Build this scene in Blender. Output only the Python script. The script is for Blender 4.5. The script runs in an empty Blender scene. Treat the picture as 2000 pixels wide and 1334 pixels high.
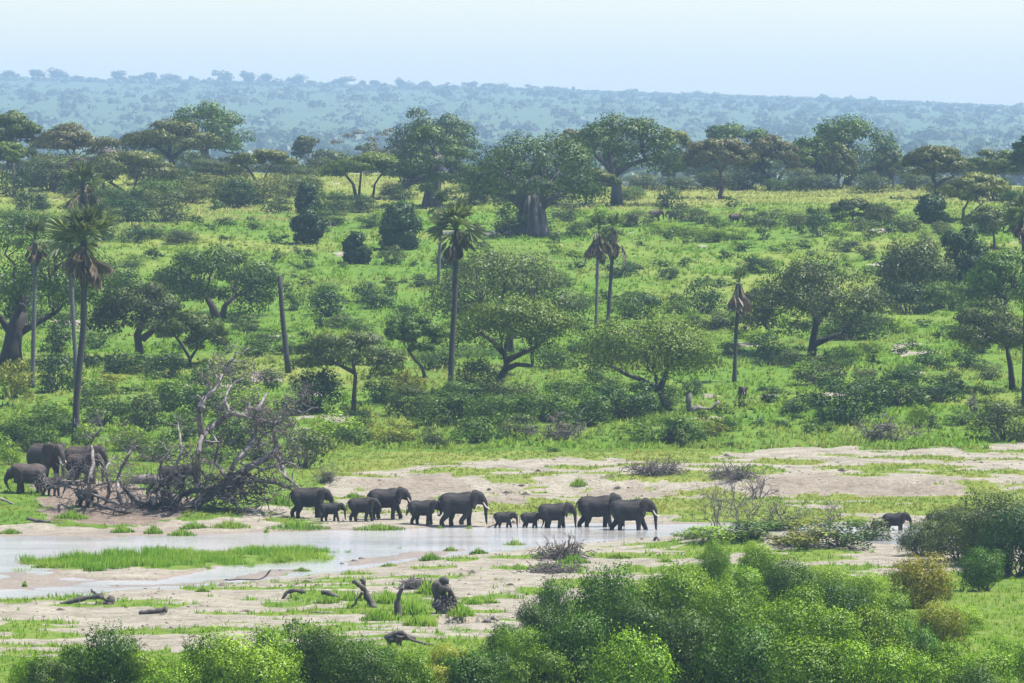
import bpy, math, random
import numpy as np
from mathutils import Vector, Matrix

# ------------------------------------------------------------------ camera, sky, sun, exposure
SC = bpy.context.scene
COL = SC.collection
FPX, CX, CY, EYE_ROW, EYE = 11111.0, 1000.0, 667.0, 250.0, 33.0     # focal length in photo pixels, eye height above the river
PITCH = math.atan((CY - EYE_ROW) / FPX)
cam_data = bpy.data.cameras.new('camera')
cam_data.sensor_width = 36.0
cam_data.lens = 200.0
cam_data.clip_start = 1.0
cam_data.clip_end = 30000.0
cam = bpy.data.objects.new('camera', cam_data)
cam.location = (0, 0, EYE)
cam.rotation_euler = (math.pi / 2 - PITCH, 0, 0)
COL.objects.link(cam)
SC.camera = cam

SUN_ELEV, SUN_AZ = math.radians(63), math.radians(84)     # azimuth measured from +Y (away from the camera) towards +X (right)
world = bpy.data.worlds.new('World')
SC.world = world
world.use_nodes = True
wn = world.node_tree
sky = wn.nodes.new('ShaderNodeTexSky')
sky.sky_type = 'NISHITA'
sky.sun_disc = False
sky.sun_elevation = SUN_ELEV
sky.sun_rotation = SUN_AZ
sky.air_density = 1.0
sky.dust_density = 0.9
sky.ozone_density = 1.3
bg = wn.nodes['Background']
wn.links.new(sky.outputs[0], bg.inputs[0])
bg.inputs[1].default_value = 0.114
sd = bpy.data.lights.new('sun', 'SUN')
sd.energy = 5.0
sd.angle = math.radians(0.55)
sd.color = (1.0, 0.955, 0.88)
sun = bpy.data.objects.new('sun', sd)
sv = Vector((math.cos(SUN_ELEV) * math.sin(SUN_AZ), math.cos(SUN_ELEV) * math.cos(SUN_AZ), math.sin(SUN_ELEV)))
sun.rotation_euler = sv.to_track_quat('Z', 'Y').to_euler()
sun.location = (0, 0, 200)
COL.objects.link(sun)
SC.view_settings.view_transform = 'Standard'
SC.view_settings.look = 'None'
SC.view_settings.gamma = 1.0
SC.view_settings.exposure = 1.03
SC.render.engine = 'CYCLES'
SC.cycles.use_denoising = True
SC.cycles.max_bounces = 6
SC.cycles.diffuse_bounces = 3
SC.cycles.glossy_bounces = 2
SC.cycles.transmission_bounces = 3
SC.cycles.volume_bounces = 0
SC.cycles.use_adaptive_sampling = True
SC.cycles.adaptive_threshold = 0.015

RNG = np.random.default_rng(7)
random.seed(7)

# ------------------------------------------------------------------ photo pixel -> ray, noise, terrain
def ray(px, row):
    """direction with Y = 1 through a pixel of the 2000 x 1334 photograph"""
    u, v = (px - CX) / FPX, (CY - row) / FPX
    c, s = math.cos(PITCH), math.sin(PITCH)
    y, z = c + v * s, -s + v * c
    return u / y, z / y

def at_depth(px, row, y):
    dx, dz = ray(px, row)
    return Vector((dx * y, y, EYE + dz * y))

def at_z(px, row, z=0.0):
    dx, dz = ray(px, row)
    y = (z - EYE) / dz
    return (dx * y, y)

def sstep(a, b, x):
    t = np.clip((x - a) / (b - a), 0, 1)
    return t * t * (3 - 2 * t)

def vnoise(x, y, seed=0):
    x = np.asarray(x, float); y = np.asarray(y, float)
    xi = np.floor(x).astype(np.int64); yi = np.floor(y).astype(np.int64)
    fx = x - xi; fy = y - yi
    fx = fx * fx * (3 - 2 * fx); fy = fy * fy * (3 - 2 * fy)
    def hsh(a, b):
        n = (a * 374761393 + b * 668265263 + seed * 1442695041) & 0xffffffff
        n = ((n ^ (n >> 13)) * 1274126177) & 0xffffffff
        return ((n ^ (n >> 16)) & 0xffffff) / float(0xffffff)
    a = hsh(xi, yi); b = hsh(xi + 1, yi); c = hsh(xi, yi + 1); d = hsh(xi + 1, yi + 1)
    return (a * (1 - fx) + b * fx) * (1 - fy) + (c * (1 - fx) + d * fx) * fy

def fbm(x, y, octaves=4, seed=0):
    s = 0; a = 0.5; t = 0
    for k in range(octaves):
        s = s + a * vnoise(x * 2 ** k, y * 2 ** k, seed + k * 17); t += a; a *= 0.5
    return s / t

def poly_sd(poly, X, Y):
    """signed distance to a polygon, negative inside"""
    P = np.array(poly, float)
    X = np.asarray(X, float); Y = np.asarray(Y, float)
    d2 = np.full(X.shape, 1e18); inside = np.zeros(X.shape, bool)
    n = len(P)
    for i in range(n):
        x0, y0 = P[i]; x1, y1 = P[(i + 1) % n]
        ex, ey = x1 - x0, y1 - y0
        t = np.clip(((X - x0) * ex + (Y - y0) * ey) / (ex * ex + ey * ey + 1e-12), 0, 1)
        d2 = np.minimum(d2, (X - x0 - t * ex) ** 2 + (Y - y0 - t * ey) ** 2)
        cond = (y0 > Y) != (y1 > Y)
        with np.errstate(divide='ignore', invalid='ignore'):
            xc = x0 + (Y - y0) * ex / (ey if ey != 0 else 1e-12)
        inside ^= cond & (X < xc)
    d = np.sqrt(d2)
    return np.where(inside, -d, d)

def wpoly(pts, z=0.0):
    return [at_z(a, b, z) for a, b in pts]

RIVER = wpoly([(-400, 1046), (-100, 1047), (200, 1049), (420, 1043), (560, 1038), (700, 1035), (850, 1031), (960, 1028), (1010, 1025),
               (1150, 1023), (1250, 1023), (1340, 1024), (1480, 1023), (1700, 1025), (1800, 1024), (1950, 1012), (2150, 1002), (2500, 998),
               (2500, 1010), (2150, 1020), (1900, 1042), (1760, 1066), (1690, 1062), (1640, 1044), (1450, 1042), (1330, 1045), (1240, 1053),
               (1150, 1063), (1050, 1069), (960, 1079), (880, 1088), (800, 1094), (740, 1106), (690, 1113), (620, 1123), (540, 1133),
               (470, 1142), (400, 1150), (250, 1157), (120, 1170), (-100, 1184), (-400, 1196)])
ISLAND = wpoly([(30, 1099), (80, 1090), (200, 1085), (330, 1080), (500, 1074), (620, 1072), (655, 1082), (640, 1093), (520, 1101),
                (430, 1107), (385, 1122), (300, 1135), (200, 1133), (105, 1126), (90, 1110)])
MUDFLAT = wpoly([(-300, 1112), (40, 1116), (120, 1130), (230, 1141), (360, 1140), (420, 1130), (560, 1112), (650, 1104), (560, 1126),
                 (420, 1142), (250, 1150), (60, 1153), (-300, 1160)])
FLAT2 = wpoly([(640, 1098), (760, 1082), (900, 1072), (860, 1085), (760, 1096), (690, 1108)])
POOL = wpoly([(815, 1243), (860, 1236), (930, 1234), (965, 1240), (930, 1252), (860, 1256)])
PY = [-400, -60, 6, 40, 120, 220, 290, 330, 360, 390, 420, 450, 475, 500, 507, 511, 541, 558, 580, 605, 630, 655, 690, 725, 765, 805, 850, 905, 965, 1030, 1090,
      1200, 1330, 1500, 2300, 20000]
PZ = [31.4, 31.4, 31.4, 26, 15, 6, 2.6, 1.7, 1.2, .75, .5, .42, .32, .42, .55, 1.5, 1.84, 2.37, 3.25, 4.14, 5.2, 6.47, 8.16, 10.16, 12.34, 14.9, 17.3, 19.15, 20.4, 21.4, 21.7,
      20.5, 15, 9, 6, 6]
LY = [440, 466, 473, 480, 488, 496, 541]
LZ = [.3, .12, .42, 1.0, 1.75, 1.95, 2.1]
MOUND = at_z(1475, 1066, .3)
MOUND2 = at_z(905, 955, 1.2)
HX = [-6000, -2600, -810, 0, 324, 810, 2600, 6000]
HZ = [118, 116, 107, 94, 79, 63.5, 52, 50]
HY = [1500, 3600, 4800, 6200, 7500, 9000, 10000, 12500, 20000]
HF = [0, 0, .12, .36, .70, 1.0, 1.0, .93, .9]

def ground(X, Y):
    X = np.asarray(X, float); Y = np.asarray(Y, float)
    z = np.interp(Y, PY, PZ)
    left = sstep(-15, -29, X) * (Y < 541)
    z = z * (1 - left) + np.interp(Y, LY, LZ) * left * (Y > 440) + z * left * (Y <= 440)
    z = z + 2.5 * sstep(12, -22, X) * sstep(920, 1075, Y) * sstep(1700, 1300, Y)
    z = z + np.interp(Y, HY, HF) * (np.interp(X, HX, HZ) - 6)
    # undulation
    slope = sstep(545, 640, Y)
    z = z + slope * ((fbm(X / 26, Y / 26, 3, 3) - .5) * 1.3 + (fbm(X / 5, Y / 7, 3, 9) - .5) * .5)
    z = z + sstep(3600, 5200, Y) * (fbm(X / 450, Y / 450, 4, 21) - .5) * 11
    bank = (1 - slope) * (Y > 280)
    z = z + bank * ((fbm(X / 5.5, Y / 7, 3, 5) - .5) * .34 + (fbm(X / 1.6, Y / 2.4, 2, 6) - .5) * .14)
    z = z + .95 * np.exp(-((X - MOUND[0]) / 5.5) ** 2 - ((Y - MOUND[1]) / 6) ** 2)
    z = z + .55 * np.exp(-((X - MOUND2[0]) / 6) ** 2 - ((Y - MOUND2[1]) / 4) ** 2)
    near = (Y > 330) & (Y < 520)
    if np.any(near):
        xs, ys = (X[near], Y[near]) if X.ndim else (X, Y)
        zz = z[near] if X.ndim else z
        wob = (fbm(xs / 3.0, ys / 6.0, 3, 31) - .5) * 3.2
        s = poly_sd(RIVER, xs, ys) + wob
        isl = poly_sd(ISLAND, xs, ys) + wob * .5
        mud = np.minimum(poly_sd(MUDFLAT, xs, ys), poly_sd(FLAT2, xs, ys)) + wob
        pool = poly_sd(POOL, xs, ys) + wob * .3
        rip = (fbm(xs / 2.2, ys / 5.5, 3, 41) - .5)
        out = np.clip(1 - np.exp(-np.maximum(s, 0) / 2.6), 0, 1)
        zr = np.where(s > 0, zz * out + .02, -.28 * (1 - np.exp(np.minimum(s, 0) / 3.0)) + rip * .10 - .015)
        zr = np.where((s <= 0) & (mud < 0), .012 + rip * .16 * np.clip(-mud / 2, .3, 1), zr)
        zr = np.where((s <= 0) & (isl < 0), .03 + .20 * (1 - np.exp(np.minimum(isl, 0) / 2.0)) + rip * .05, zr)
        zr = np.where((pool < 0), np.minimum(zr, -.05 + rip * .05), zr)
        if X.ndim:
            z[near] = zr
        else:
            z = zr
    return z

def gz(x, y):
    return float(ground(np.array([x]), np.array([y]))[0])

_YS = np.concatenate([np.arange(290, 620, .6), np.arange(620, 1350, 1.2)])
def hit(px, row):
    """where the ray through a photo pixel meets the ground"""
    dx, dz = ray(px, row)
    zr = EYE + dz * _YS
    g = ground(dx * _YS, _YS)
    k = int(np.argmax(g >= zr))
    if g[k] < zr[k]:
        k = len(_YS) - 1
    if k > 0:
        a = g[k - 1] - zr[k - 1]; b = g[k] - zr[k]
        t = -a / (b - a) if b != a else 0
        y = _YS[k - 1] + (_YS[k] - _YS[k - 1]) * min(max(t, 0), 1)
    else:
        y = _YS[0]
    return Vector((dx * y, y, gz(dx * y, y)))

# ------------------------------------------------------------------ scene helpers
def props(o, label=None, cat=None, group=None, kind=None):
    if label: o['label'] = label
    if cat: o['category'] = cat
    if group: o['group'] = group
    if kind: o['kind'] = kind
    return o

def empty(name, loc, rz=0.0):
    o = bpy.data.objects.new(name, None)
    o.empty_display_size = .3
    o.location = loc
    o.rotation_euler = (0, 0, rz)
    COL.objects.link(o)
    return o

def link(name, mesh, parent=None, loc=None, rot=None, scale=None, mat=None):
    o = bpy.data.objects.new(name, mesh)
    COL.objects.link(o)
    if parent is not None: o.parent = parent
    if loc is not None: o.location = loc
    if rot is not None: o.rotation_euler = rot
    if scale is not None: o.scale = scale
    if mat is not None:
        if not mesh.materials: mesh.materials.append(mat)
        if mesh.materials[0] != mat:
            o.material_slots[0].link = 'OBJECT'
            o.material_slots[0].material = mat
    return o

def fast_mesh(name, V, Fc, mat=None, smooth=False, normals=None):
    """V (n,3), Fc (m,k) uniform faces or a list of such arrays"""
    me = bpy.data.meshes.new(name)
    V = np.asarray(V, np.float32)
    Fs = Fc if isinstance(Fc, list) else [Fc]
    Fs = [np.asarray(f, np.int32) for f in Fs if len(f)]
    nl = sum(f.size for f in Fs); nf = sum(len(f) for f in Fs)
    me.vertices.add(len(V)); me.vertices.foreach_set('co', V.ravel())
    me.loops.add(nl); me.loops.foreach_set('vertex_index', np.concatenate([f.ravel() for f in Fs]))
    starts = []; p = 0
    for f in Fs:
        k = f.shape[1]
        starts.append(p + np.arange(len(f), dtype=np.int32) * k); p += f.size
    me.polygons.add(nf)
    me.polygons.foreach_set('loop_start', np.concatenate(starts).astype(np.int32))
    if smooth:
        me.polygons.foreach_set('use_smooth', np.ones(nf, bool))
    me.update(calc_edges=True)
    if normals is not None:      # leaves are shaded like the rounded clump they belong to
        me.polygons.foreach_set('use_smooth', np.ones(nf, bool))
        at_ = me.attributes.new('custom_normal', 'FLOAT_VECTOR', 'POINT')
        at_.data.foreach_set('vector', np.asarray(normals, np.float32).ravel())
        me.update()
    if mat is not None: me.materials.append(mat)
    return me

class Tubes:
    """collects tapered tubes into one mesh"""
    def __init__(s): s.V = []; s.Q = []; s.T = []; s.n = 0
    def add(s, pts, rad, sides=6, squash=None):
        P = np.array([tuple(p) for p in pts], float); R = np.array(rad, float)
        n = len(P)
        T = np.gradient(P, axis=0); T /= (np.linalg.norm(T, axis=1, keepdims=True) + 1e-9)
        ref = np.array([0, 0, 1.]) if abs(T[:, 2]).mean() < .8 else np.array([0, 1., 0])
        U = np.cross(T, ref); U /= (np.linalg.norm(U, axis=1, keepdims=True) + 1e-9)
        W = np.cross(U, T)
        a = np.arange(sides) * 2 * np.pi / sides
        ring = P[:, None] + R[:, None, None] * (np.cos(a)[None, :, None] * U[:, None] + np.sin(a)[None, :, None] * W[:, None])
        s.V.append(ring.reshape(-1, 3))
        i = np.arange(n - 1)[:, None] * sides; j = np.arange(sides)[None]; k = (j + 1) % sides
        q = np.stack([i + j, i + k, i + sides + k, i + sides + j], -1).reshape(-1, 4) + s.n
        s.Q.append(q)
        # caps
        s.V.append(P[[0, -1]])
        b = s.n + n * sides
        jj = np.arange(sides); kk = (jj + 1) % sides
        s.T.append(np.stack([np.full(sides, b), kk + s.n, jj + s.n], -1))
        s.T.append(np.stack([np.full(sides, b + 1), jj + s.n + (n - 1) * sides, kk + s.n + (n - 1) * sides], -1))
        s.n += n * sides + 2
        return s
    def mesh(s, name, mat, smooth=True):
        return fast_mesh(name, np.concatenate(s.V), [np.concatenate(s.Q), np.concatenate(s.T)], mat, smooth)

def crooked(a, b, n=6, wob=.08, rng=RNG, sag=0.0):
    a = np.array(a, float); b = np.array(b, float)
    L = np.linalg.norm(b - a)
    t = np.linspace(0, 1, n)
    P = a[None] + (b - a)[None] * t[:, None]
    off = rng.normal(0, wob * L, (n, 3)) * np.sin(np.pi * t)[:, None]
    P = P + off
    P[:, 2] += sag * L * np.sin(np.pi * t)
    return P

def leaf_quads(P, N, size, rng, aspect=.55, twist=None):
    """rhombic leaves at P facing N"""
    n = len(P)
    N = N / (np.linalg.norm(N, axis=1, keepdims=True) + 1e-9)
    R = rng.normal(size=(n, 3)) if twist is None else twist
    U = np.cross(N, R); U /= (np.linalg.norm(U, axis=1, keepdims=True) + 1e-9)
    W = np.cross(N, U)
    s = np.asarray(size)[:, None]
    fold = N * s * .12
    V = np.stack([P - W * s * .5, P + U * s * aspect * .5 + fold, P + W * s * .5, P - U * s * aspect * .5 + fold], 1).reshape(-1, 3)
    F = np.arange(n * 4, dtype=np.int32).reshape(n, 4)
    return V, F

def clump_leaves(clumps, n_total, size, rng, up=.3, low_cut=-.55, jitter=.62, shell=.45):
    """leaf positions over ellipsoid clumps [(centre, radii)]"""
    areas = np.array([(r[0] * r[1] + r[0] * r[2] + r[1] * r[2]) for c, r in clumps]); areas /= areas.sum()
    Ps, Ns, Ds = [], [], []
    for (c, r), w in zip(clumps, areas):
        k = max(6, int(n_total * w))
        d = rng.normal(size=(int(k * 1.5) + 4, 3)); d /= np.linalg.norm(d, axis=1, keepdims=True)
        d = d[d[:, 2] > low_cut][:k]
        k = len(d)
        rr = shell + (1.06 - shell) * rng.random(k) ** .5
        rr = rr * (1 + .18 * rng.normal(size=k) * .6)
        p = np.array(c)[None] + d * np.array(r)[None] * rr[:, None]
        nn = d * .8 + np.array([0, 0, up])[None] + rng.normal(size=(k, 3)) * jitter * .55
        Ps.append(p); Ns.append(nn); Ds.append(d)
    P = np.concatenate(Ps); N = np.concatenate(Ns); Dd = np.concatenate(Ds)
    sz = size * rng.uniform(.65, 1.35, len(P))
    V, F = leaf_quads(P, N, sz, rng)
    cc = P.mean(0); ext = np.abs(P - cc).max(0) + 1e-6
    S = Dd * .8 + (P - cc) / ext * .55 + rng.normal(size=Dd.shape) * .22
    S /= np.linalg.norm(S, axis=1, keepdims=True)
    return V, F, np.repeat(S, 4, 0)

# ------------------------------------------------------------------ materials
def new_mat(name):
    m = bpy.data.materials.new(name); m.use_nodes = True
    nt = m.node_tree
    for n in list(nt.nodes): nt.nodes.remove(n)
    out = nt.nodes.new('ShaderNodeOutputMaterial')
    return m, nt, out

def N_(nt, t, **kw):
    n = nt.nodes.new(t)
    for k, v in kw.items():
        if k.startswith('i_'):
            key = k[2:]
            n.inputs[int(key) if key.isdigit() else key.replace('_', ' ')].default_value = v
        else: setattr(n, k, v)
    return n

def ramp(nt, stops):
    r = nt.nodes.new('ShaderNodeValToRGB')
    e = r.color_ramp.elements
    while len(e) < len(stops): e.new(.5)
    for i, (p, c) in enumerate(stops):
        e[i].position = p; e[i].color = (*c, 1) if len(c) == 3 else c
    return r

def mixc(nt, fac, a, b, mode='MIX'):
    m = nt.nodes.new('ShaderNodeMix'); m.data_type = 'RGBA'; m.blend_type = mode
    for sock, v in ((m.inputs[0], fac), (m.inputs[6], a), (m.inputs[7], b)):
        if isinstance(v, (int, float)): sock.default_value = v
        elif isinstance(v, tuple): sock.default_value = (*v, 1)
        else: nt.links.new(v, sock)
    return m.outputs[2]

def math_(nt, op, a, b=None, c=None, clamp=False):
    m = nt.nodes.new('ShaderNodeMath'); m.operation = op; m.use_clamp = clamp
    for i, v in enumerate((a, b, c)):
        if v is None: continue
        if isinstance(v, (int, float)): m.inputs[i].default_value = v
        else: nt.links.new(v, m.inputs[i])
    return m.outputs[0]

def leaf_mat(name, c, spread=.22, warm=(1.35, 1.15, .85), trans=.2, dry=None, dry_amt=.0, vary=.25):
    """foliage: colour differs from leaf to leaf and from plant to plant"""
    m, nt, out = new_mat(name)
    L = nt.links.new
    geo = N_(nt, 'ShaderNodeNewGeometry'); oi = N_(nt, 'ShaderNodeObjectInfo')
    lo = tuple(v * (1 - spread) for v in c)
    hi = tuple(min(v * (1 + spread) * w, .6) for v, w in zip(c, warm))
    r = ramp(nt, [(0, lo), (.5, c), (1, hi)])
    L(geo.outputs['Random Per Island'], r.inputs[0])
    col = r.outputs[0]
    if dry:
        f = math_(nt, 'GREATER_THAN', geo.outputs['Random Per Island'], 1 - dry_amt)
        col = mixc(nt, f, col, dry)
    v = N_(nt, 'ShaderNodeMapRange'); v.inputs[3].default_value = 1 - vary; v.inputs[4].default_value = 1 + vary
    L(oi.outputs['Random'], v.inputs[0])
    cb = N_(nt, 'ShaderNodeCombineColor')
    for i in range(3): L(v.outputs[0], cb.inputs[i])
    col = mixc(nt, 1.0, col, cb.outputs[0], 'MULTIPLY')
    d = N_(nt, 'ShaderNodeBsdfDiffuse'); t = N_(nt, 'ShaderNodeBsdfTranslucent'); g = N_(nt, 'ShaderNodeBsdfGlossy')
    g.inputs['Roughness'].default_value = .5
    g.inputs['Color'].default_value = (.5, .5, .5, 1)
    L(col, d.inputs[0])
    tc = mixc(nt, 1.0, col, (1.25, 1.25, .7), 'MULTIPLY')
    L(tc, t.inputs[0])
    mx = N_(nt, 'ShaderNodeMixShader'); mx.inputs[0].default_value = trans
    L(d.outputs[0], mx.inputs[1]); L(t.outputs[0], mx.inputs[2])
    m2 = N_(nt, 'ShaderNodeMixShader'); m2.inputs[0].default_value = .045
    L(mx.outputs[0], m2.inputs[1]); L(g.outputs[0], m2.inputs[2])
    L(m2.outputs[0], out.inputs[0])
    return m

def bark_mat(name, dark, light, scale=3.0, stretch=4.0, rough=.9, bump=.5):
    m, nt, out = new_mat(name); L = nt.links.new
    tc = N_(nt, 'ShaderNodeTexCoord'); mp = N_(nt, 'ShaderNodeMapping')
    mp.inputs['Scale'].default_value = (scale, scale, scale / stretch)
    L(tc.outputs['Object'], mp.inputs[0])
    n = N_(nt, 'ShaderNodeTexNoise'); n.inputs['Scale'].default_value = 1.0; n.inputs['Detail'].default_value = 5
    L(mp.outputs[0], n.inputs[0])
    r = ramp(nt, [(.3, dark), (.7, light)])
    L(n.outputs[0], r.inputs[0])
    b = N_(nt, 'ShaderNodeBump'); b.inputs['Strength'].default_value = bump; b.inputs['Distance'].default_value = .08
    L(n.outputs[0], b.inputs['Height'])
    p = N_(nt, 'ShaderNodeBsdfPrincipled'); p.inputs['Roughness'].default_value = rough
    L(r.outputs[0], p.inputs['Base Color']); L(b.outputs[0], p.inputs['Normal'])
    L(p.outputs[0], out.inputs[0])
    return m

M = {}
M['dark'] = leaf_mat('leaf_dark', (.028, .068, .014), warm=(1.4, 1.3, .8))
M['mid'] = leaf_mat('leaf_mid', (.060, .120, .015))
M['grey'] = leaf_mat('leaf_greygreen', (.074, .106, .030))
M['olive'] = leaf_mat('leaf_olive', (.108, .134, .030))
M['lime'] = leaf_mat('leaf_lime', (.165, .275, .018))
M['fore'] = leaf_mat('leaf_foreground', (.118, .228, .010), spread=.26)
M['fore2'] = leaf_mat('leaf_foreground_deep', (.052, .128, .010), spread=.26)
M['yellow'] = leaf_mat('leaf_yellow', (.25, .25, .010), dry=(.25, .19, .02), dry_amt=.05)
M['brown'] = leaf_mat('leaf_dry_olive', (.105, .118, .042), dry=(.17, .125, .065), dry_amt=.16)
M['baobab'] = leaf_mat('leaf_baobab', (.062, .115, .020))
M['purple'] = leaf_mat('leaf_dry_purple', (.105, .095, .075), warm=(1.1, 1.1, 1.1), trans=.15)
M['acacia'] = leaf_mat('leaf_acacia', (.090, .140, .016))
M['gold'] = leaf_mat('leaf_gold_green', (.18, .21, .016))
M['bark'] = bark_mat('bark_brown', (.030, .024, .020), (.085, .070, .060))
M['bark_dark'] = bark_mat('bark_dark', (.014, .012, .011), (.045, .038, .034))
M['bark_grey'] = bark_mat('bark_baobab', (.036, .032, .030), (.115, .103, .097), 1.2, 7, .85, .8)
M['bark_red'] = bark_mat('bark_reddish', (.05, .030, .022), (.13, .085, .065))
M['palm_bark'] = bark_mat('bark_palm', (.020, .018, .017), (.060, .055, .052), 4, .6)
M['palm_bark_pale'] = bark_mat('bark_palm_pale', (.06, .058, .06), (.14, .135, .135), 4, .6)
M['dead'] = bark_mat('dead_wood_grey', (.07, .058, .055), (.27, .235, .22), 2.2, 2)
M['dead_dark'] = bark_mat('dead_wood_dark', (.026, .021, .019), (.125, .105, .093), 2.5, 2)
M['twig'] = bark_mat('twig_brown', (.05, .042, .040), (.15, .125, .115), 3, 1)
M['frond'] = leaf_mat('palm_frond_green', (.115, .150, .065), warm=(1.3, 1.2, .9), trans=.25)
M['frond_dead'] = leaf_mat('palm_frond_dead', (.165, .135, .10), warm=(1.35, 1.25, 1.1), trans=.2)
M['frond_dead2'] = leaf_mat('palm_frond_dead_brown', (.115, .088, .062), warm=(1.3, 1.2, 1.1), trans=.2)
# ------------------------------------------------------------------ ground cover masks
FAR_SAND = [wpoly([(640, 945), (700, 926), (820, 912), (1000, 906), (1200, 906), (1330, 912), (1480, 893), (1620, 888), (1800, 890), (2000, 882), (2400, 880),
                   (2400, 948), (2000, 946), (1800, 952), (1650, 949), (1540, 955), (1400, 949), (1300, 957), (1120, 962), (980, 954), (900, 970), (760, 980), (640, 990), (560, 984)], 1.3)]
SHORE_SAND = [wpoly([(-200, 1056), (-200, 1030), (120, 1026), (260, 1024), (400, 1018), (500, 1004), (580, 994), (700, 1002), (930, 1002), (1060, 1006), (1340, 1008), (1340, 1040), (900, 1040), (560, 1045), (200, 1056)], .25),
              wpoly([(1690, 1005), (1900, 1000), (2100, 990), (2100, 1002), (1900, 1018), (1690, 1028)], .3),
              wpoly([(1500, 985), (1700, 978), (1760, 988), (1560, 996)], .3)]
RAMP = [wpoly([(55, 962), (130, 958), (260, 960), (330, 985), (300, 1008), (190, 1012), (120, 1000)], 1.0),
        wpoly([(930, 952), (1010, 948), (1080, 960), (1030, 972), (950, 968)], 1.0),
        wpoly([(1150, 952), (1260, 945), (1330, 958), (1240, 970), (1160, 968)], 1.0),
        wpoly([(720, 946), (860, 936), (930, 958), (840, 972), (740, 966)], 1.0),
        wpoly([(1420, 946), (1600, 940), (1750, 948), (1900, 944), (1900, 954), (1700, 958), (1500, 960)], 1.0)]
FAR_GRASS_PATCH = [(760, 915, 60, 9), (900, 925, 70, 8), (1010, 962, 30, 10), (1120, 918, 60, 6), (1150, 950, 26, 12), (1560, 908, 90, 7), (1330, 930, 90, 8), (1720, 924, 60, 6), (1850, 905, 60, 7),
                   (1960, 925, 50, 5), (1640, 940, 60, 4), (690, 970, 28, 8), (1000, 934, 80, 5), (1480, 925, 50, 8), (1900, 890, 40, 6), (620, 960, 40, 10)]
NEAR_GRASS = [(395, 1150, 40, 8), (270, 1188, 60, 8), (330, 1196, 40, 7), (640, 1172, 100, 14), (760, 1185, 110, 28), (720, 1205, 70, 20), (800, 1225, 60, 14), (845, 1165, 50, 16), (930, 1180, 40, 10),
              (980, 1170, 35, 8), (1040, 1160, 60, 10), (1090, 1110, 60, 12), (1000, 1110, 60, 6), (1200, 1085, 60, 8), (1300, 1090, 40, 7), (1370, 1080, 40, 8), (1500, 1090, 60, 10), (1600, 1090, 90, 12),
              (1650, 1110, 80, 10), (30, 1185, 40, 8), (100, 1262, 80, 10), (40, 1250, 50, 12), (300, 1256, 110, 8), (420, 1250, 60, 8), (590, 1110, 40, 6), (700, 1120, 40, 5), (620, 1100, 30, 4), (900, 1090, 40, 6),
              (560, 1190, 50, 7), (880, 1200, 40, 14), (960, 1210, 40, 6), (1120, 1140, 60, 12), (1240, 1110, 40, 6), (1420, 1110, 90, 14), (1560, 1120, 120, 14), (850, 1110, 60, 4), (190, 1300, 90, 14), (60, 1310, 70, 10)]
NEAR_GREEN = wpoly([(1840, 1118), (2200, 1080), (2200, 1500), (1000, 1500), (-200, 1500), (-200, 1325), (150, 1300), (420, 1290), (640, 1285), (760, 1262), (1000, 1265), (1080, 1190), (1200, 1140), (1360, 1120), (1500, 1110), (1700, 1120)], .8)
ISLE_GREEN = wpoly([(36, 1098), (90, 1090), (200, 1085), (330, 1080), (500, 1073), (640, 1072), (655, 1082), (630, 1092), (520, 1098), (400, 1102), (330, 1112), (250, 1108), (150, 1112), (60, 1106)], .2)
def ell(px, row, rx, ry, z):
    x, y = at_z(px, row, z); x1, _ = at_z(px + rx, row, z); _, y1 = at_z(px, row - ry, z)
    return x, y, abs(x1 - x), abs(y1 - y)
_FG = [ell(*e, 1.4) for e in FAR_GRASS_PATCH]
_NG = [ell(*e, .5) for e in NEAR_GRASS]

def cover(X, Y):
    """sand, bare brown earth and yellowed grass, each 0..1"""
    X = np.asarray(X, float); Y = np.asarray(Y, float)
    sand = np.zeros(X.shape); dirt = np.zeros(X.shape); yel = np.zeros(X.shape)
    k = (Y > 300) & (Y < 570)
    x, y = X[k], Y[k]
    wob = (fbm(x / 4, y / 6, 4, 77) - .5) * 9 + (fbm(x / 1.2, y / 2.5, 3, 78) - .5) * 5
    s = np.where(y < 466, 1.0, 0.0)
    riv = poly_sd(RIVER, x, y) + wob * .3
    for P in FAR_SAND + SHORE_SAND:
        s = np.maximum(s, sstep(1.2, -1.2, poly_sd(P, x, y) + wob * .7))
    s = np.where(riv < 1.2, 1.0, s)
    g = sstep(1.5, -1.5, poly_sd(NEAR_GREEN, x, y) + wob)
    g = np.maximum(g, sstep(.5, -.5, poly_sd(ISLE_GREEN, x, y) + wob * .3))
    for (ex, ey, rx, ry) in _NG + _FG:
        d = np.sqrt(((x - ex) / rx) ** 2 + ((y - ey) / ry) ** 2) + wob * .11
        g = np.maximum(g, .8 * sstep(1.15, .6, d))
    pt = fbm(x / 6, y / 3.5, 4, 120)
    g = np.maximum(g, .75 * sstep(.53, .63, pt - np.where(y < 462, .035, 0)) * np.where(riv > 2.5, 1, 0))
    s = s * (1 - g)
    d = np.zeros(x.shape)
    for P in RAMP:
        d = np.maximum(d, sstep(1.0, -1.5, poly_sd(P, x, y) + wob * .8))
    sand[k] = np.maximum(s, d * .9); dirt[k] = d * np.where(x < -14, 1, .5)
    yel[k] = sstep(538, 560, y) * 0 + np.where((y > 475) & (y < 545), .75, 0) * sstep(-24, -10, x) + np.where(y < 466, .35, 0)
    # scattered bare spots and pale dry grass up the slope
    m = Y >= 570
    yel[m] = np.clip(sstep(.52, .72, fbm(X[m] / 34, Y[m] / 40, 4, 55)) * .7 + sstep(900, 980, Y[m]) * .85, 0, 1)
    sand[m] = sstep(.74, .80, fbm(X[m] / 7, Y[m] / 12, 4, 91)) * .8
    return sand, dirt, yel

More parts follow.
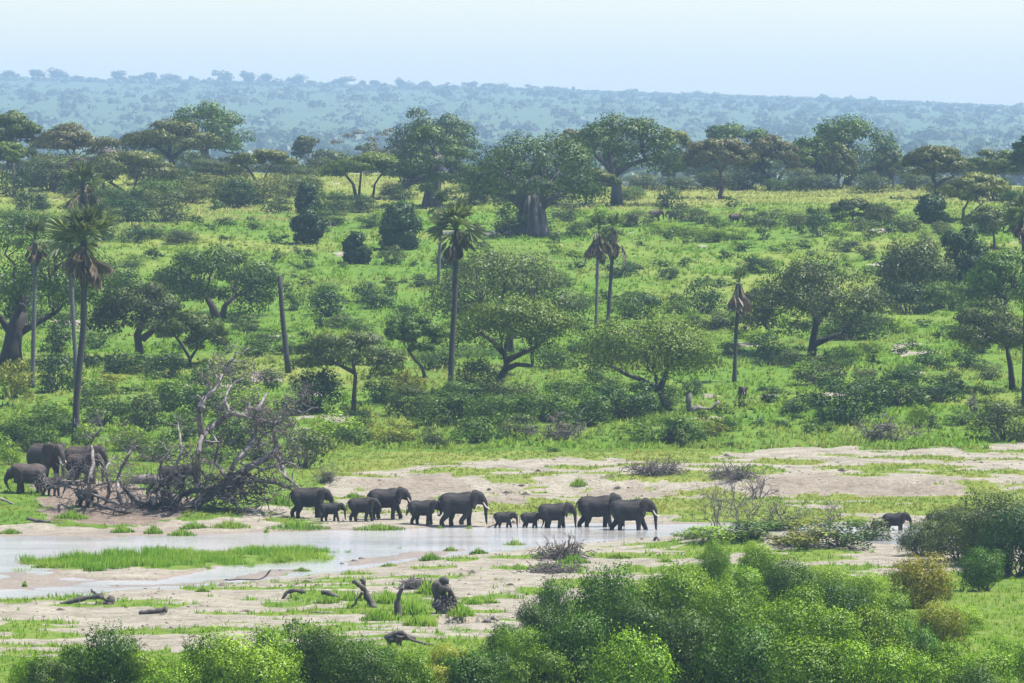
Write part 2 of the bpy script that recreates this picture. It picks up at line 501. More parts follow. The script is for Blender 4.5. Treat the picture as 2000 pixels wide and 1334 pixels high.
# ------------------------------------------------------------------ ground, water, haze
def ground_mat():
    m, nt, out = new_mat('ground_material'); L = nt.links.new
    at = N_(nt, 'ShaderNodeAttribute', attribute_name='cover'); sep = N_(nt, 'ShaderNodeSeparateColor'); L(at.outputs['Color'], sep.inputs[0])
    pos = N_(nt, 'ShaderNodeNewGeometry').outputs['Position']
    def noise(scale, detail=4, rough=.6, vec=pos, dist=0):
        n = N_(nt, 'ShaderNodeTexNoise'); n.inputs['Scale'].default_value = scale; n.inputs['Detail'].default_value = detail
        n.inputs['Roughness'].default_value = rough; n.inputs['Distortion'].default_value = dist; L(vec, n.inputs['Vector']); return n.outputs[0]
    n1 = noise(.05, 5); n2 = noise(.45, 6, .75); n3 = noise(2.5, 5, .75)
    g1 = ramp(nt, [(.3, (.050, .118, .012)), (.5, (.105, .196, .015)), (.72, (.165, .238, .024))]); L(n2, g1.inputs[0])
    yl = ramp(nt, [(.35, (.175, .215, .026)), (.65, (.28, .275, .075))]); L(n2, yl.inputs[0])
    fy = math_(nt, 'ADD', math_(nt, 'MULTIPLY', sep.outputs[2], .85), math_(nt, 'SUBTRACT', math_(nt, 'MULTIPLY', n1, .9), .42), clamp=True)
    grass = mixc(nt, fy, g1.outputs[0], yl.outputs[0])
    gd = ramp(nt, [(.3, (.55, .60, .5)), (.62, (1.15, 1.15, 1.1))]); L(n3, gd.inputs[0])
    grass = mixc(nt, .8, grass, gd.outputs[0], 'MULTIPLY')
    s1 = ramp(nt, [(.30, (.18, .155, .115)), (.5, (.325, .290, .222)), (.72, (.43, .392, .315))]); L(n2, s1.inputs[0])
    s2 = ramp(nt, [(.33, (.45, .43, .41)), (.5, (.95, .95, .95)), (.8, (1.2, 1.18, 1.15))]); L(n3, s2.inputs[0])
    sand = mixc(nt, .75, s1.outputs[0], s2.outputs[0], 'MULTIPLY')
    n4 = noise(.9, 6, .75)
    dk = ramp(nt, [(.58, (1, 1, 1)), (.68, (.5, .46, .42))]); L(n4, dk.inputs[0])
    sand = mixc(nt, .75, sand, dk.outputs[0], 'MULTIPLY')
    dr = ramp(nt, [(.3, (.09, .055, .038)), (.7, (.23, .155, .115))]); L(n4, dr.inputs[0])
    sand = mixc(nt, math_(nt, 'MULTIPLY', sep.outputs[1], .7), sand, dr.outputs[0])
    # wet sand by the waterline: darker, smoother
    sx = N_(nt, 'ShaderNodeSeparateXYZ'); L(pos, sx.inputs[0])
    wet = N_(nt, 'ShaderNodeMapRange'); wet.inputs[1].default_value = .16; wet.inputs[2].default_value = .0; L(sx.outputs[2], wet.inputs[0])
    sand = mixc(nt, math_(nt, 'MULTIPLY', wet.outputs[0], .8), sand, (.24, .185, .145))
    f = math_(nt, 'ADD', sep.outputs[0], math_(nt, 'MULTIPLY', math_(nt, 'SUBTRACT', n4, .5), 1.1))
    fr = N_(nt, 'ShaderNodeMapRange'); fr.interpolation_type = 'SMOOTHSTEP'; fr.inputs[1].default_value = .38; fr.inputs[2].default_value = .62; L(f, fr.inputs[0])
    col = mixc(nt, fr.outputs[0], grass, sand)
    fy_ = N_(nt, 'ShaderNodeMapRange'); fy_.inputs[1].default_value = 1150; fy_.inputs[2].default_value = 1900; L(sx.outputs[1], fy_.inputs[0])
    n5 = noise(.012, 6, .7); fc = ramp(nt, [(.35, (.044, .080, .031)), (.65, (.055, .092, .036))]); L(n5, fc.inputs[0])
    col = mixc(nt, fy_.outputs[0], col, fc.outputs[0])
    b = N_(nt, 'ShaderNodeBump'); b.inputs['Strength'].default_value = .9; b.inputs['Distance'].default_value = .35
    L(math_(nt, 'ADD', n3, math_(nt, 'MULTIPLY', n4, 1.2)), b.inputs['Height'])
    p = N_(nt, 'ShaderNodeBsdfPrincipled'); L(col, p.inputs['Base Color']); L(b.outputs[0], p.inputs['Normal'])
    p.inputs['Specular IOR Level'].default_value = .2
    ro = N_(nt, 'ShaderNodeMapRange'); ro.inputs[1].default_value = .09; ro.inputs[2].default_value = .0; ro.inputs[3].default_value = .95; ro.inputs[4].default_value = .35
    L(sx.outputs[2], ro.inputs[0]); L(ro.outputs[0], p.inputs['Roughness'])
    L(p.outputs[0], out.inputs[0])
    return m

def grow(a, b, n):
    return list(np.sign(b - a) * np.geomspace(1, abs(b - a) + 1, n)[1:] - np.sign(b - a) + a)
xs = np.arange(-62, 62.01, .72)
xs = np.concatenate([[-6000, -4000, -2500, -1600, -1250], np.arange(-1020, -220, 45), np.arange(-220, -110, 9), np.arange(-110, -62, 2.2), xs,
                     np.arange(64, 110, 2.2), np.arange(110, 220, 9), np.arange(220, 1021, 45), [1250, 1600, 2500, 4000, 6000]])
ys = np.concatenate([[-400, -150, -40, 0, 6, 20, 40, 70, 100, 140, 180, 220, 255, 280], np.arange(290, 330, 2.5), np.arange(330, 545, .9), np.arange(545, 700, 1.7), np.arange(700, 1100, 3),
                     np.arange(1100, 1340, 12), np.arange(1340, 3600, 130), np.arange(3600, 10001, 90)])
GX, GY = np.meshgrid(xs, ys)
GZ = ground(GX.ravel(), GY.ravel())
nx, ny = len(xs), len(ys)
idx = np.arange(nx * ny).reshape(ny, nx)
quads = np.stack([idx[:-1, :-1], idx[:-1, 1:], idx[1:, 1:], idx[1:, :-1]], -1).reshape(-1, 4)
me = fast_mesh('ground', np.stack([GX.ravel(), GY.ravel(), GZ], -1), quads, ground_mat(), True)
sa, di, ye = cover(GX.ravel(), GY.ravel())
att = me.color_attributes.new('cover', 'FLOAT_COLOR', 'POINT')
att.data.foreach_set('color', np.stack([sa, di, ye, np.ones_like(sa)], -1).astype(np.float32).ravel())
props(link('ground', me), kind='structure')

def water_mat():
    m, nt, out = new_mat('river_water'); L = nt.links.new
    pos = N_(nt, 'ShaderNodeNewGeometry').outputs['Position']
    mp = N_(nt, 'ShaderNodeMapping'); mp.inputs['Scale'].default_value = (.55, 1.3, 1); L(pos, mp.inputs[0])
    n = N_(nt, 'ShaderNodeTexNoise'); n.inputs['Scale'].default_value = 1.1; n.inputs['Detail'].default_value = 4; n.inputs['Roughness'].default_value = .65; L(mp.outputs[0], n.inputs[0])
    n2 = N_(nt, 'ShaderNodeTexNoise'); n2.inputs['Scale'].default_value = .09; n2.inputs['Detail'].default_value = 3; L(mp.outputs[0], n2.inputs[0])
    amp = N_(nt, 'ShaderNodeMapRange'); amp.inputs[1].default_value = .4; amp.inputs[2].default_value = .62; amp.inputs[3].default_value = .25; amp.inputs[4].default_value = .9; L(n2.outputs[0], amp.inputs[0])
    b = N_(nt, 'ShaderNodeBump'); b.inputs['Distance'].default_value = .22; L(n.outputs[0], b.inputs['Height']); L(amp.outputs[0], b.inputs['Strength'])
    p = N_(nt, 'ShaderNodeBsdfPrincipled')
    r = ramp(nt, [(.35, (.29, .275, .26)), (.65, (.38, .36, .345))]); L(n2.outputs[0], r.inputs[0]); L(r.outputs[0], p.inputs['Base Color'])
    p.inputs['Roughness'].default_value = .10; p.inputs['IOR'].default_value = 1.33
    L(b.outputs[0], p.inputs['Normal']); L(p.outputs[0], out.inputs[0])
    return m
wx = np.linspace(-110, 110, 12); wy = np.linspace(372, 503, 8)
WX, WY = np.meshgrid(wx, wy)
wi = np.arange(WX.size).reshape(WX.shape)
wq = np.stack([wi[:-1, :-1], wi[:-1, 1:], wi[1:, 1:], wi[1:, :-1]], -1).reshape(-1, 4)
props(link('river', fast_mesh('river', np.stack([WX.ravel(), WY.ravel(), np.zeros(WX.size)], -1), wq, water_mat())), kind='structure')

def haze_box():
    m, nt, out = new_mat('haze_air')
    v = N_(nt, 'ShaderNodeVolumePrincipled')
    v.inputs['Color'].default_value = (.50, .725, .955, 1)
    v.inputs['Density'].default_value = HAZE
    v.inputs['Anisotropy'].default_value = .1
    nt.links.new(v.outputs[0], out.inputs['Volume'])
    z0, z1 = float(GZ.min()) - 1.2, float(GZ.max()) + 34
    x, y0, y1 = 6100, -480, 10080
    V = [(-x, y0, z0), (x, y0, z0), (x, y1, z0), (-x, y1, z0), (-x, y0, z1), (x, y0, z1), (x, y1, z1), (-x, y1, z1)]
    Fq = [(0, 3, 2, 1), (4, 5, 6, 7), (0, 1, 5, 4), (1, 2, 6, 5), (2, 3, 7, 6), (3, 0, 4, 7)]
    o = link('haze', fast_mesh('haze', V, np.array(Fq), m))
    props(o, 'pale blue haze that hangs over the whole valley', 'haze', kind='stuff')
HAZE = 1.08e-4
haze_box()

# ------------------------------------------------------------------ grass
def grass_mat(name, stops, ystops, scale=.05, trans=.35):
    m, nt, out = new_mat(name); L = nt.links.new
    geo = N_(nt, 'ShaderNodeNewGeometry')
    n = N_(nt, 'ShaderNodeTexNoise'); n.inputs['Scale'].default_value = scale; n.inputs['Detail'].default_value = 5; L(geo.outputs['Position'], n.inputs[0])
    a = ramp(nt, stops); b = ramp(nt, ystops)
    L(geo.outputs['Random Per Island'], a.inputs[0]); L(geo.outputs['Random Per Island'], b.inputs[0])
    f = N_(nt, 'ShaderNodeMapRange'); f.inputs[1].default_value = .42; f.inputs[2].default_value = .66; L(n.outputs[0], f.inputs[0])
    col = mixc(nt, f.outputs[0], a.outputs[0], b.outputs[0])
    d = N_(nt, 'ShaderNodeBsdfDiffuse'); t = N_(nt, 'ShaderNodeBsdfTranslucent'); L(col, d.inputs[0]); L(col, t.inputs[0])
    mx = N_(nt, 'ShaderNodeMixShader'); mx.inputs[0].default_value = trans; L(d.outputs[0], mx.inputs[1]); L(t.outputs[0], mx.inputs[2])
    L(mx.outputs[0], out.inputs[0])
    return m

def tufts(X, Y, Hh, blades, width, rng, spread=.8):
    """grass tufts: leaning blades, one triangle each"""
    n = len(X)
    Z = ground(X, Y)
    B = np.stack([X, Y, Z - .03], -1)
    B = np.repeat(B, blades, 0); Hh = np.repeat(Hh, blades)
    k = n * blades
    B[:, :2] += rng.normal(size=(k, 2)) * (Hh * .32)[:, None]
    a = rng.uniform(0, 2 * np.pi, k); ln = rng.uniform(.15, spread, k)
    tip = B + np.stack([np.cos(a) * ln * Hh, np.sin(a) * ln * Hh, Hh * rng.uniform(.6, 1.15, k)], -1)
    side = np.stack([-np.sin(a), np.cos(a), np.zeros(k)], -1) * (width * Hh * rng.uniform(.6, 1.3, k))[:, None]
    V = np.stack([B - side, B + side, tip], 1).reshape(-1, 3)
    up = np.stack([np.cos(a) * ln * .5, np.sin(a) * ln * .5, np.ones(k)], -1) + rng.normal(size=(k, 3)) * .18
    up /= np.linalg.norm(up, axis=1, keepdims=True)
    # wind each blade so that its face looks the way it is shaded
    fn = np.cross(2 * side, tip - B); flip = (fn * up).sum(1) < 0
    Fi = np.arange(k * 3, dtype=np.int32).reshape(k, 3); Fi[flip] = Fi[flip][:, ::-1]
    return V, Fi, np.repeat(up, 3, 0)

def stuff(name, V, Fc, mat, label, cat, normals=None):
    return props(link(name, fast_mesh(name, V, Fc, mat, normals=normals)), label, cat, kind='stuff')

rg = np.random.default_rng(11)
GM1 = grass_mat('slope_grass', [(0, (.058, .138, .012)), (.6, (.122, .228, .018)), (1, (.18, .272, .03))], [(0, (.12, .18, .022)), (.6, (.195, .240, .04)), (1, (.29, .29, .11))])
n = 76000
Y = 548 + (1085 - 548) * rg.random(n) ** 1.15
X = rg.uniform(-1, 1, n) * (Y * .118 + 4)
dens = fbm(X / 6, Y / 9, 3, 63)
sa_, _, _ = cover(X, Y)
k = (rg.random(n) < .35 + 1.2 * (dens - .3)) & (sa_ < .5)
X, Y = X[k], Y[k]
pl = Y + (fbm(X / 15, Y / 25, 2, 71) - .5) * 90 + np.clip(-X, 0, 60) * 1.6 > 945
V, Fc, Nn = tufts(X[pl], Y[pl], rg.uniform(.3, .65, int(pl.sum())), 6, .24, rg, 1.1)
GM5 = grass_mat('plateau_grass', [(0, (.14, .19, .03)), (.6, (.23, .27, .06)), (1, (.33, .33, .13))], [(0, (.19, .22, .045)), (.6, (.30, .31, .10)), (1, (.40, .37, .18))])
stuff('plateau_grass', V, Fc, GM5, 'pale yellowish tall grass on the plateau under the skyline trees', 'grass', Nn)
X, Y = X[~pl], Y[~pl]
V, Fc, Nn = tufts(X, Y, rg.uniform(.25, .62, len(X)) * (1 + .5 * (fbm(X / 12, Y / 12, 2, 8) - .4)), 6, .24, rg, 1.1)
stuff('meadow_grass', V, Fc, GM1, 'bright green grass covering the slope beyond the river', 'grass', Nn)

GM2 = grass_mat('floodplain_grass', [(0, (.07, .15, .02)), (.6, (.12, .20, .025)), (1, (.17, .23, .03))], [(0, (.15, .17, .025)), (.6, (.22, .21, .04)), (1, (.28, .25, .07))], .12)
def scatter_cover(n, y0, y1, thr, keep=lambda x, y: True):
    Y = rg.uniform(y0, y1, n); X = rg.uniform(-1, 1, n) * (Y * .11 + 4)
    s_, _, _ = cover(X, Y)
    k = (s_ + (rg.random(n) - .5) * .35 < thr) & (ground(X, Y) > .03) & keep(X, Y)
    return X[k], Y[k]
X, Y = scatter_cover(34000, 466, 552, .45, lambda x, y: poly_sd(RIVER, x, y) > .5)
V, Fc, Nn = tufts(X, Y, rg.uniform(.10, .32, len(X)), 6, .16, rg)
stuff('floodplain_grass', V, Fc, GM2, 'short yellow-green grass on the floodplain and sand banks behind the elephants', 'grass', Nn)
GM3 = grass_mat('near_grass', [(0, (.07, .165, .012)), (.6, (.125, .25, .016)), (1, (.19, .29, .03))], [(0, (.10, .18, .02)), (.6, (.15, .25, .03)), (1, (.24, .25, .06))], .1)
X, Y = scatter_cover(30000, 300, 462, .55, lambda x, y: poly_sd(RIVER, x, y) > .2)
V, Fc, Nn = tufts(X, Y, rg.uniform(.12, .42, len(X)), 6, .13, rg)
stuff('bank_grass', V, Fc, GM3, 'fresh green grass patches growing on the near sand bank', 'grass', Nn)

# tall reedy grass clumps by the water: each clump is a thing
GM4 = grass_mat('reed_grass', [(0, (.06, .15, .013)), (.6, (.105, .225, .016)), (1, (.17, .28, .03))], [(0, (.11, .21, .02)), (.6, (.18, .29, .03)), (1, (.27, .32, .06))], .15)
n = 5200
ip = np.array(ISLE_GREEN)
X = rg.uniform(ip[:, 0].min(), ip[:, 0].max(), n); Y = rg.uniform(ip[:, 1].min(), ip[:, 1].max(), n)
k = (poly_sd(ISLE_GREEN, X, Y) + (fbm(X / 2.5, Y / 4, 3, 5) - .5) * 9 < .5) & (fbm(X / 1.6, Y / 2.5, 2, 15) > .34)
X, Y = X[k], Y[k]
V, Fc, Nn = tufts(X, Y, rg.uniform(.2, .62, len(X)) * (.5 + 1.1 * fbm(X / 4, Y / 5, 2, 19)), 9, .06, rg, .8)
stuff('island_grass', V, Fc, GM4, 'tall green grass covering the low island in the river', 'grass', Nn)

# ------------------------------------------------------------------ far hillside bushland
far_mat = leaf_mat('leaf_far_bush', (.045, .085, .034), trans=.2)
far_mat2 = leaf_mat('leaf_far_bush_pale', (.06, .10, .04), trans=.2)
def far_bushland(n, name, mat, size, m, label, seed):
    r = np.random.default_rng(seed)
    Y = r.uniform(1900, 8980, n); X = r.uniform(-1, 1, n) * (Y * .14 + 60)
    k = r.random(n) < .25 + 1.3 * (fbm(X / 160, Y / 260, 3, seed) - .25)
    X, Y = X[k], Y[k]; Z = ground(X, Y)
    R = size * r.uniform(.5, 1.5, len(X))
    d = r.normal(size=(len(X), m, 3)); d /= np.linalg.norm(d, axis=2, keepdims=True); d[:, :, 2] = np.abs(d[:, :, 2])
    P = np.stack([X, Y, Z + R * .25], -1)[:, None] + d * R[:, None, None] * np.array([1, 1, .8]) * r.uniform(.6, 1.05, (len(X), m, 1))
    V, Fc = leaf_quads(P.reshape(-1, 3), (d + [0, 0, .4] + r.normal(size=d.shape) * .35).reshape(-1, 3), np.repeat(R, m) * .62 * r.uniform(.6, 1.3, len(X) * m), r, .8)
    S = (d + [0, 0, .15]).reshape(-1, 3); S /= np.linalg.norm(S, axis=1, keepdims=True)
    stuff(name, V, Fc, mat, label, 'bushland', np.repeat(S, 4, 0))
far_bushland(2500, 'far_bushland', far_mat, 8.5, 40, 'dark trees and bushes dotted over the hazy blue hillside', 3)
far_bushland(6000, 'far_scrub', far_mat2, 4.6, 14, 'pale low scrub between the trees on the hazy hillside', 4)

# dung, clods, twigs and pebbles strewn over the sand
rd = np.random.default_rng(19); n = 9000
Y = np.concatenate([rd.uniform(338, 462, n // 2), rd.uniform(470, 545, n // 2)]); X = rd.uniform(-1, 1, n) * (Y * .094)
s_, _, _ = cover(X, Y); Zg = ground(X, Y)
k = (s_ > .55) & (Zg > .05) & (rd.random(n) < .15 + 1.5 * np.clip(fbm(X / 5, Y / 8, 3, 33) - .35, 0, 1))
X, Y, Zg = X[k], Y[k], Zg[k]; n = len(X); R = rd.uniform(.03, .13, n) * (1 + (rd.random(n) < .06) * 1.6)
dirs = np.array([(1, 0, 0), (0, 1, 0), (-1, 0, 0), (0, -1, 0), (0, 0, .7)])
an = rd.uniform(0, 6.28, n)
V = dirs[None] * R[:, None, None] * rd.uniform(.6, 1.5, (n, 5, 1))
V = np.stack([V[:, :, 0] * np.cos(an)[:, None] * 1.5 - V[:, :, 1] * np.sin(an)[:, None], V[:, :, 0] * np.sin(an)[:, None] * 1.5 + V[:, :, 1] * np.cos(an)[:, None], V[:, :, 2]], -1) + np.stack([X, Y, Zg], -1)[:, None]
i0 = np.arange(n)[:, None] * 5
Fc = np.concatenate([i0 + np.array([[a, (a + 1) % 4, 4]]) for a in range(4)])
stuff('sand_litter', V.reshape(-1, 3), Fc, leaf_mat('litter', (.085, .068, .052), warm=(1.6, 1.6, 1.6), trans=0, spread=.6), 'dark clods, dung and twigs strewn over the sand banks', 'litter')

# low scrub that closes the far skyline
rr_ = np.random.default_rng(8); n = 1450
X = rr_.uniform(-1300, 1300, n); Y = rr_.uniform(8900, 9080, n); Z = ground(X, Y); R = rr_.uniform(2.5, 7.5, n); m = 26
d = rr_.normal(size=(n, m, 3)); d /= np.linalg.norm(d, axis=2, keepdims=True); d[:, :, 2] = np.abs(d[:, :, 2])
Pp = np.stack([X, Y, Z + R * .1], -1)[:, None] + d * R[:, None, None] * np.array([1.2, 1, .8])
V, Fc = leaf_quads(Pp.reshape(-1, 3), d.reshape(-1, 3) + [0, 0, .3], np.repeat(R, m) * .7, rr_, .8)
stuff('ridge_scrub', V, Fc, far_mat, 'low hazy scrub along the crest of the far ridge', 'scrub', np.repeat(d.reshape(-1, 3), 4, 0))
# ------------------------------------------------------------------ trees
def make_tree(name, label, base, crown, trunk_r, style='round', mat='mid', bark='bark', depth=None, stems=None, clumps=None, leaves=None,
              seed=0, fill=1.0, group='trees', category='tree', leaf=None, flat=None, baseoff=0.0, taper=None):
    """base: photo pixel of the trunk foot; crown: photo box x0, x1, top, bottom; stems: pixel polylines from the foot to the forks"""
    r = np.random.default_rng(1000 + seed)
    if depth is None:
        b = hit(*base)
    else:
        dx, _ = ray(*base); b = Vector((dx * depth, depth, gz(dx * depth, depth)))
    D = b.y; s = D / FPX                      # metres per photo pixel at that distance
    def loc(px, row):                         # pixel -> metres from the foot
        p = at_depth(px, row, D); return np.array([p.x - b.x, 0.0, p.z - b.z])
    x0, x1, y0, y1 = crown
    top = loc((x0 + x1) / 2, y0); bot = loc((x0 + x1) / 2, y1)
    a = (x1 - x0) * s / 2 * 1.13; zc0, zc1 = bot[2], top[2]; hc = (zc1 - zc0) * (1.0 if style in ('dense', 'umbrella') else 1.1); cx = top[0]
    root = empty(name, b)
    props(root, label, category, group)
    # foliage clumps
    C = []
    nC = clumps or {'round': 34, 'umbrella': 22, 'baobab': 44, 'sparse': 22, 'droop': 26, 'dense': 44}[style]
    for i in range(nC):
        for _ in range(60):
            u, v = r.uniform(-1, 1, 2)
            if u * u + v * v <= 1: break
        g_ = (u * u + v * v + 1e-6) ** -.11; u, v = u * g_, v * g_
        rho2 = u * u + v * v
        if style == 'umbrella':
            dome = 1 - rho2 * .62
            z = zc0 + hc * (.12 + .74 * dome) - (r.random() < .28) * hc * r.uniform(.1, .34)
            rr = a * r.uniform(.20, .32); rad = (rr, rr, max(hc * .13, rr * r.uniform(.26, .38)))
        elif style == 'droop':
            z = zc0 + hc * (.30 + .52 * (1 - rho2)) * r.uniform(.65, 1.05)
            rr = a * r.uniform(.22, .34); rad = (rr, rr, rr * r.uniform(.7, 1.3))
        elif style == 'dense':
            q = r.uniform(0, 1)
            w = math.sqrt(max(0.05, 1 - (abs(q - .36) / .68) ** 2.2))
            th = r.uniform(0, 2 * math.pi); rho = w * r.uniform(.55, 1.0)
            u, v = rho * math.cos(th), rho * math.sin(th); z = zc0 + hc * (.07 + .83 * q)
            rr = a * r.uniform(.28, .40); rad = (rr, rr, rr * .85)
        else:
            shell = math.sqrt(max(0, 1 - rho2))
            lo = {'baobab': .05, 'round': .12, 'sparse': .1}[style]
            z = zc0 + hc * (lo + (.86 - lo) * shell * r.uniform(.35 if r.random() < .45 else .85, 1.0))
            rr = a * r.uniform(.17, .27) * (1.15 if style == 'sparse' else 1); rad = (rr, rr, rr * r.uniform(.5, .75))
        k = 1 - rad[0] / a * .72
        C.append((np.array([cx + u * a * k, v * a * k * .92, z]), rad))
    lf = leaf or max(.24, D * .00052)
    area = sum((q[0] * q[1] + q[0] * q[2] + q[1] * q[2]) * 4.2 for _, q in C)
    nl = leaves or int(np.clip(area * 1.05 * fill / (lf * lf * .30), 1800, 9500))
    V, Fc, Nn = clump_leaves(C, nl, lf, r, low_cut=-.75 if style in ('droop', 'dense') else -.6)
    link('crown', fast_mesh('crown', V, Fc, M[mat], normals=Nn), root)
    # trunk and limbs
    T = Tubes(); R0 = trunk_r * s
    if stems is None:
        fork = np.array([cx * .45, 0, max(zc0 + hc * .12, .35 * zc1)])
        stem_paths = [crooked((0, 0, -.4), fork, 6, .03, r)]
    else:
        stem_paths = []
        for st in stems:
            pts = np.array([loc(*p) for p in st]); pts[:, 1] += r.normal(0, .25, len(pts)) * (np.arange(len(pts)) > 0)
            if pts[0][2] < .6: pts[0][2] -= .4
            stem_paths.append(pts)
    forks = []
    for i, pts in enumerate(stem_paths):
        rr = np.linspace(R0, R0 * (taper or (.62 if style != 'baobab' else .72)), len(pts)); rr[0] *= 1.25
        if stems is not None and i > 0: rr *= (.34 if trunk_r > 13 else .55 if style == 'baobab' else .7)
        T.add(pts, rr, 9)
        forks.append((pts[-1], rr[-1]))
    nl_ = max(4, min(7, nC // 4))
    per = {}
    for c, q in C:
        j = int(np.argmin([np.linalg.norm((c - f[0])[:2]) for f in forks]))
        ang = math.atan2(c[1] - forks[j][0][1], c[0] - forks[j][0][0])
        per.setdefault((j, int((ang + math.pi) / (2 * math.pi) * nl_ - 1e-6)), []).append((c, q))
    for (j, sec), lst in per.items():
        f, fr = forks[j]
        mean = np.mean([c for c, _ in lst], axis=0)
        mid = f + (mean - f) * .55 + np.array([0, 0, -.03 * hc])
        lr = min(fr * .55, a * .035)
        T.add(crooked(f - np.array([0, 0, .1]), mid, 6, .06, r, .04), np.linspace(lr, lr * .6, 6), 6)
        for c, q in lst:
            e = c + np.array([0, 0, q[2] * .3])
            T.add(crooked(mid, e, 5, .07, r), np.linspace(lr * .55, max(.03, lr * .15), 5), 4)
            for _ in range(1):
                tip = c + r.normal(size=3) * np.array(q) * .6
                T.add(crooked(mid + (c - mid) * .6, tip, 4, .1, r), np.linspace(lr * .25, .02, 4), 3)
    tr = link('trunk', T.mesh('trunk', M[bark]), root)
    return root, b, s

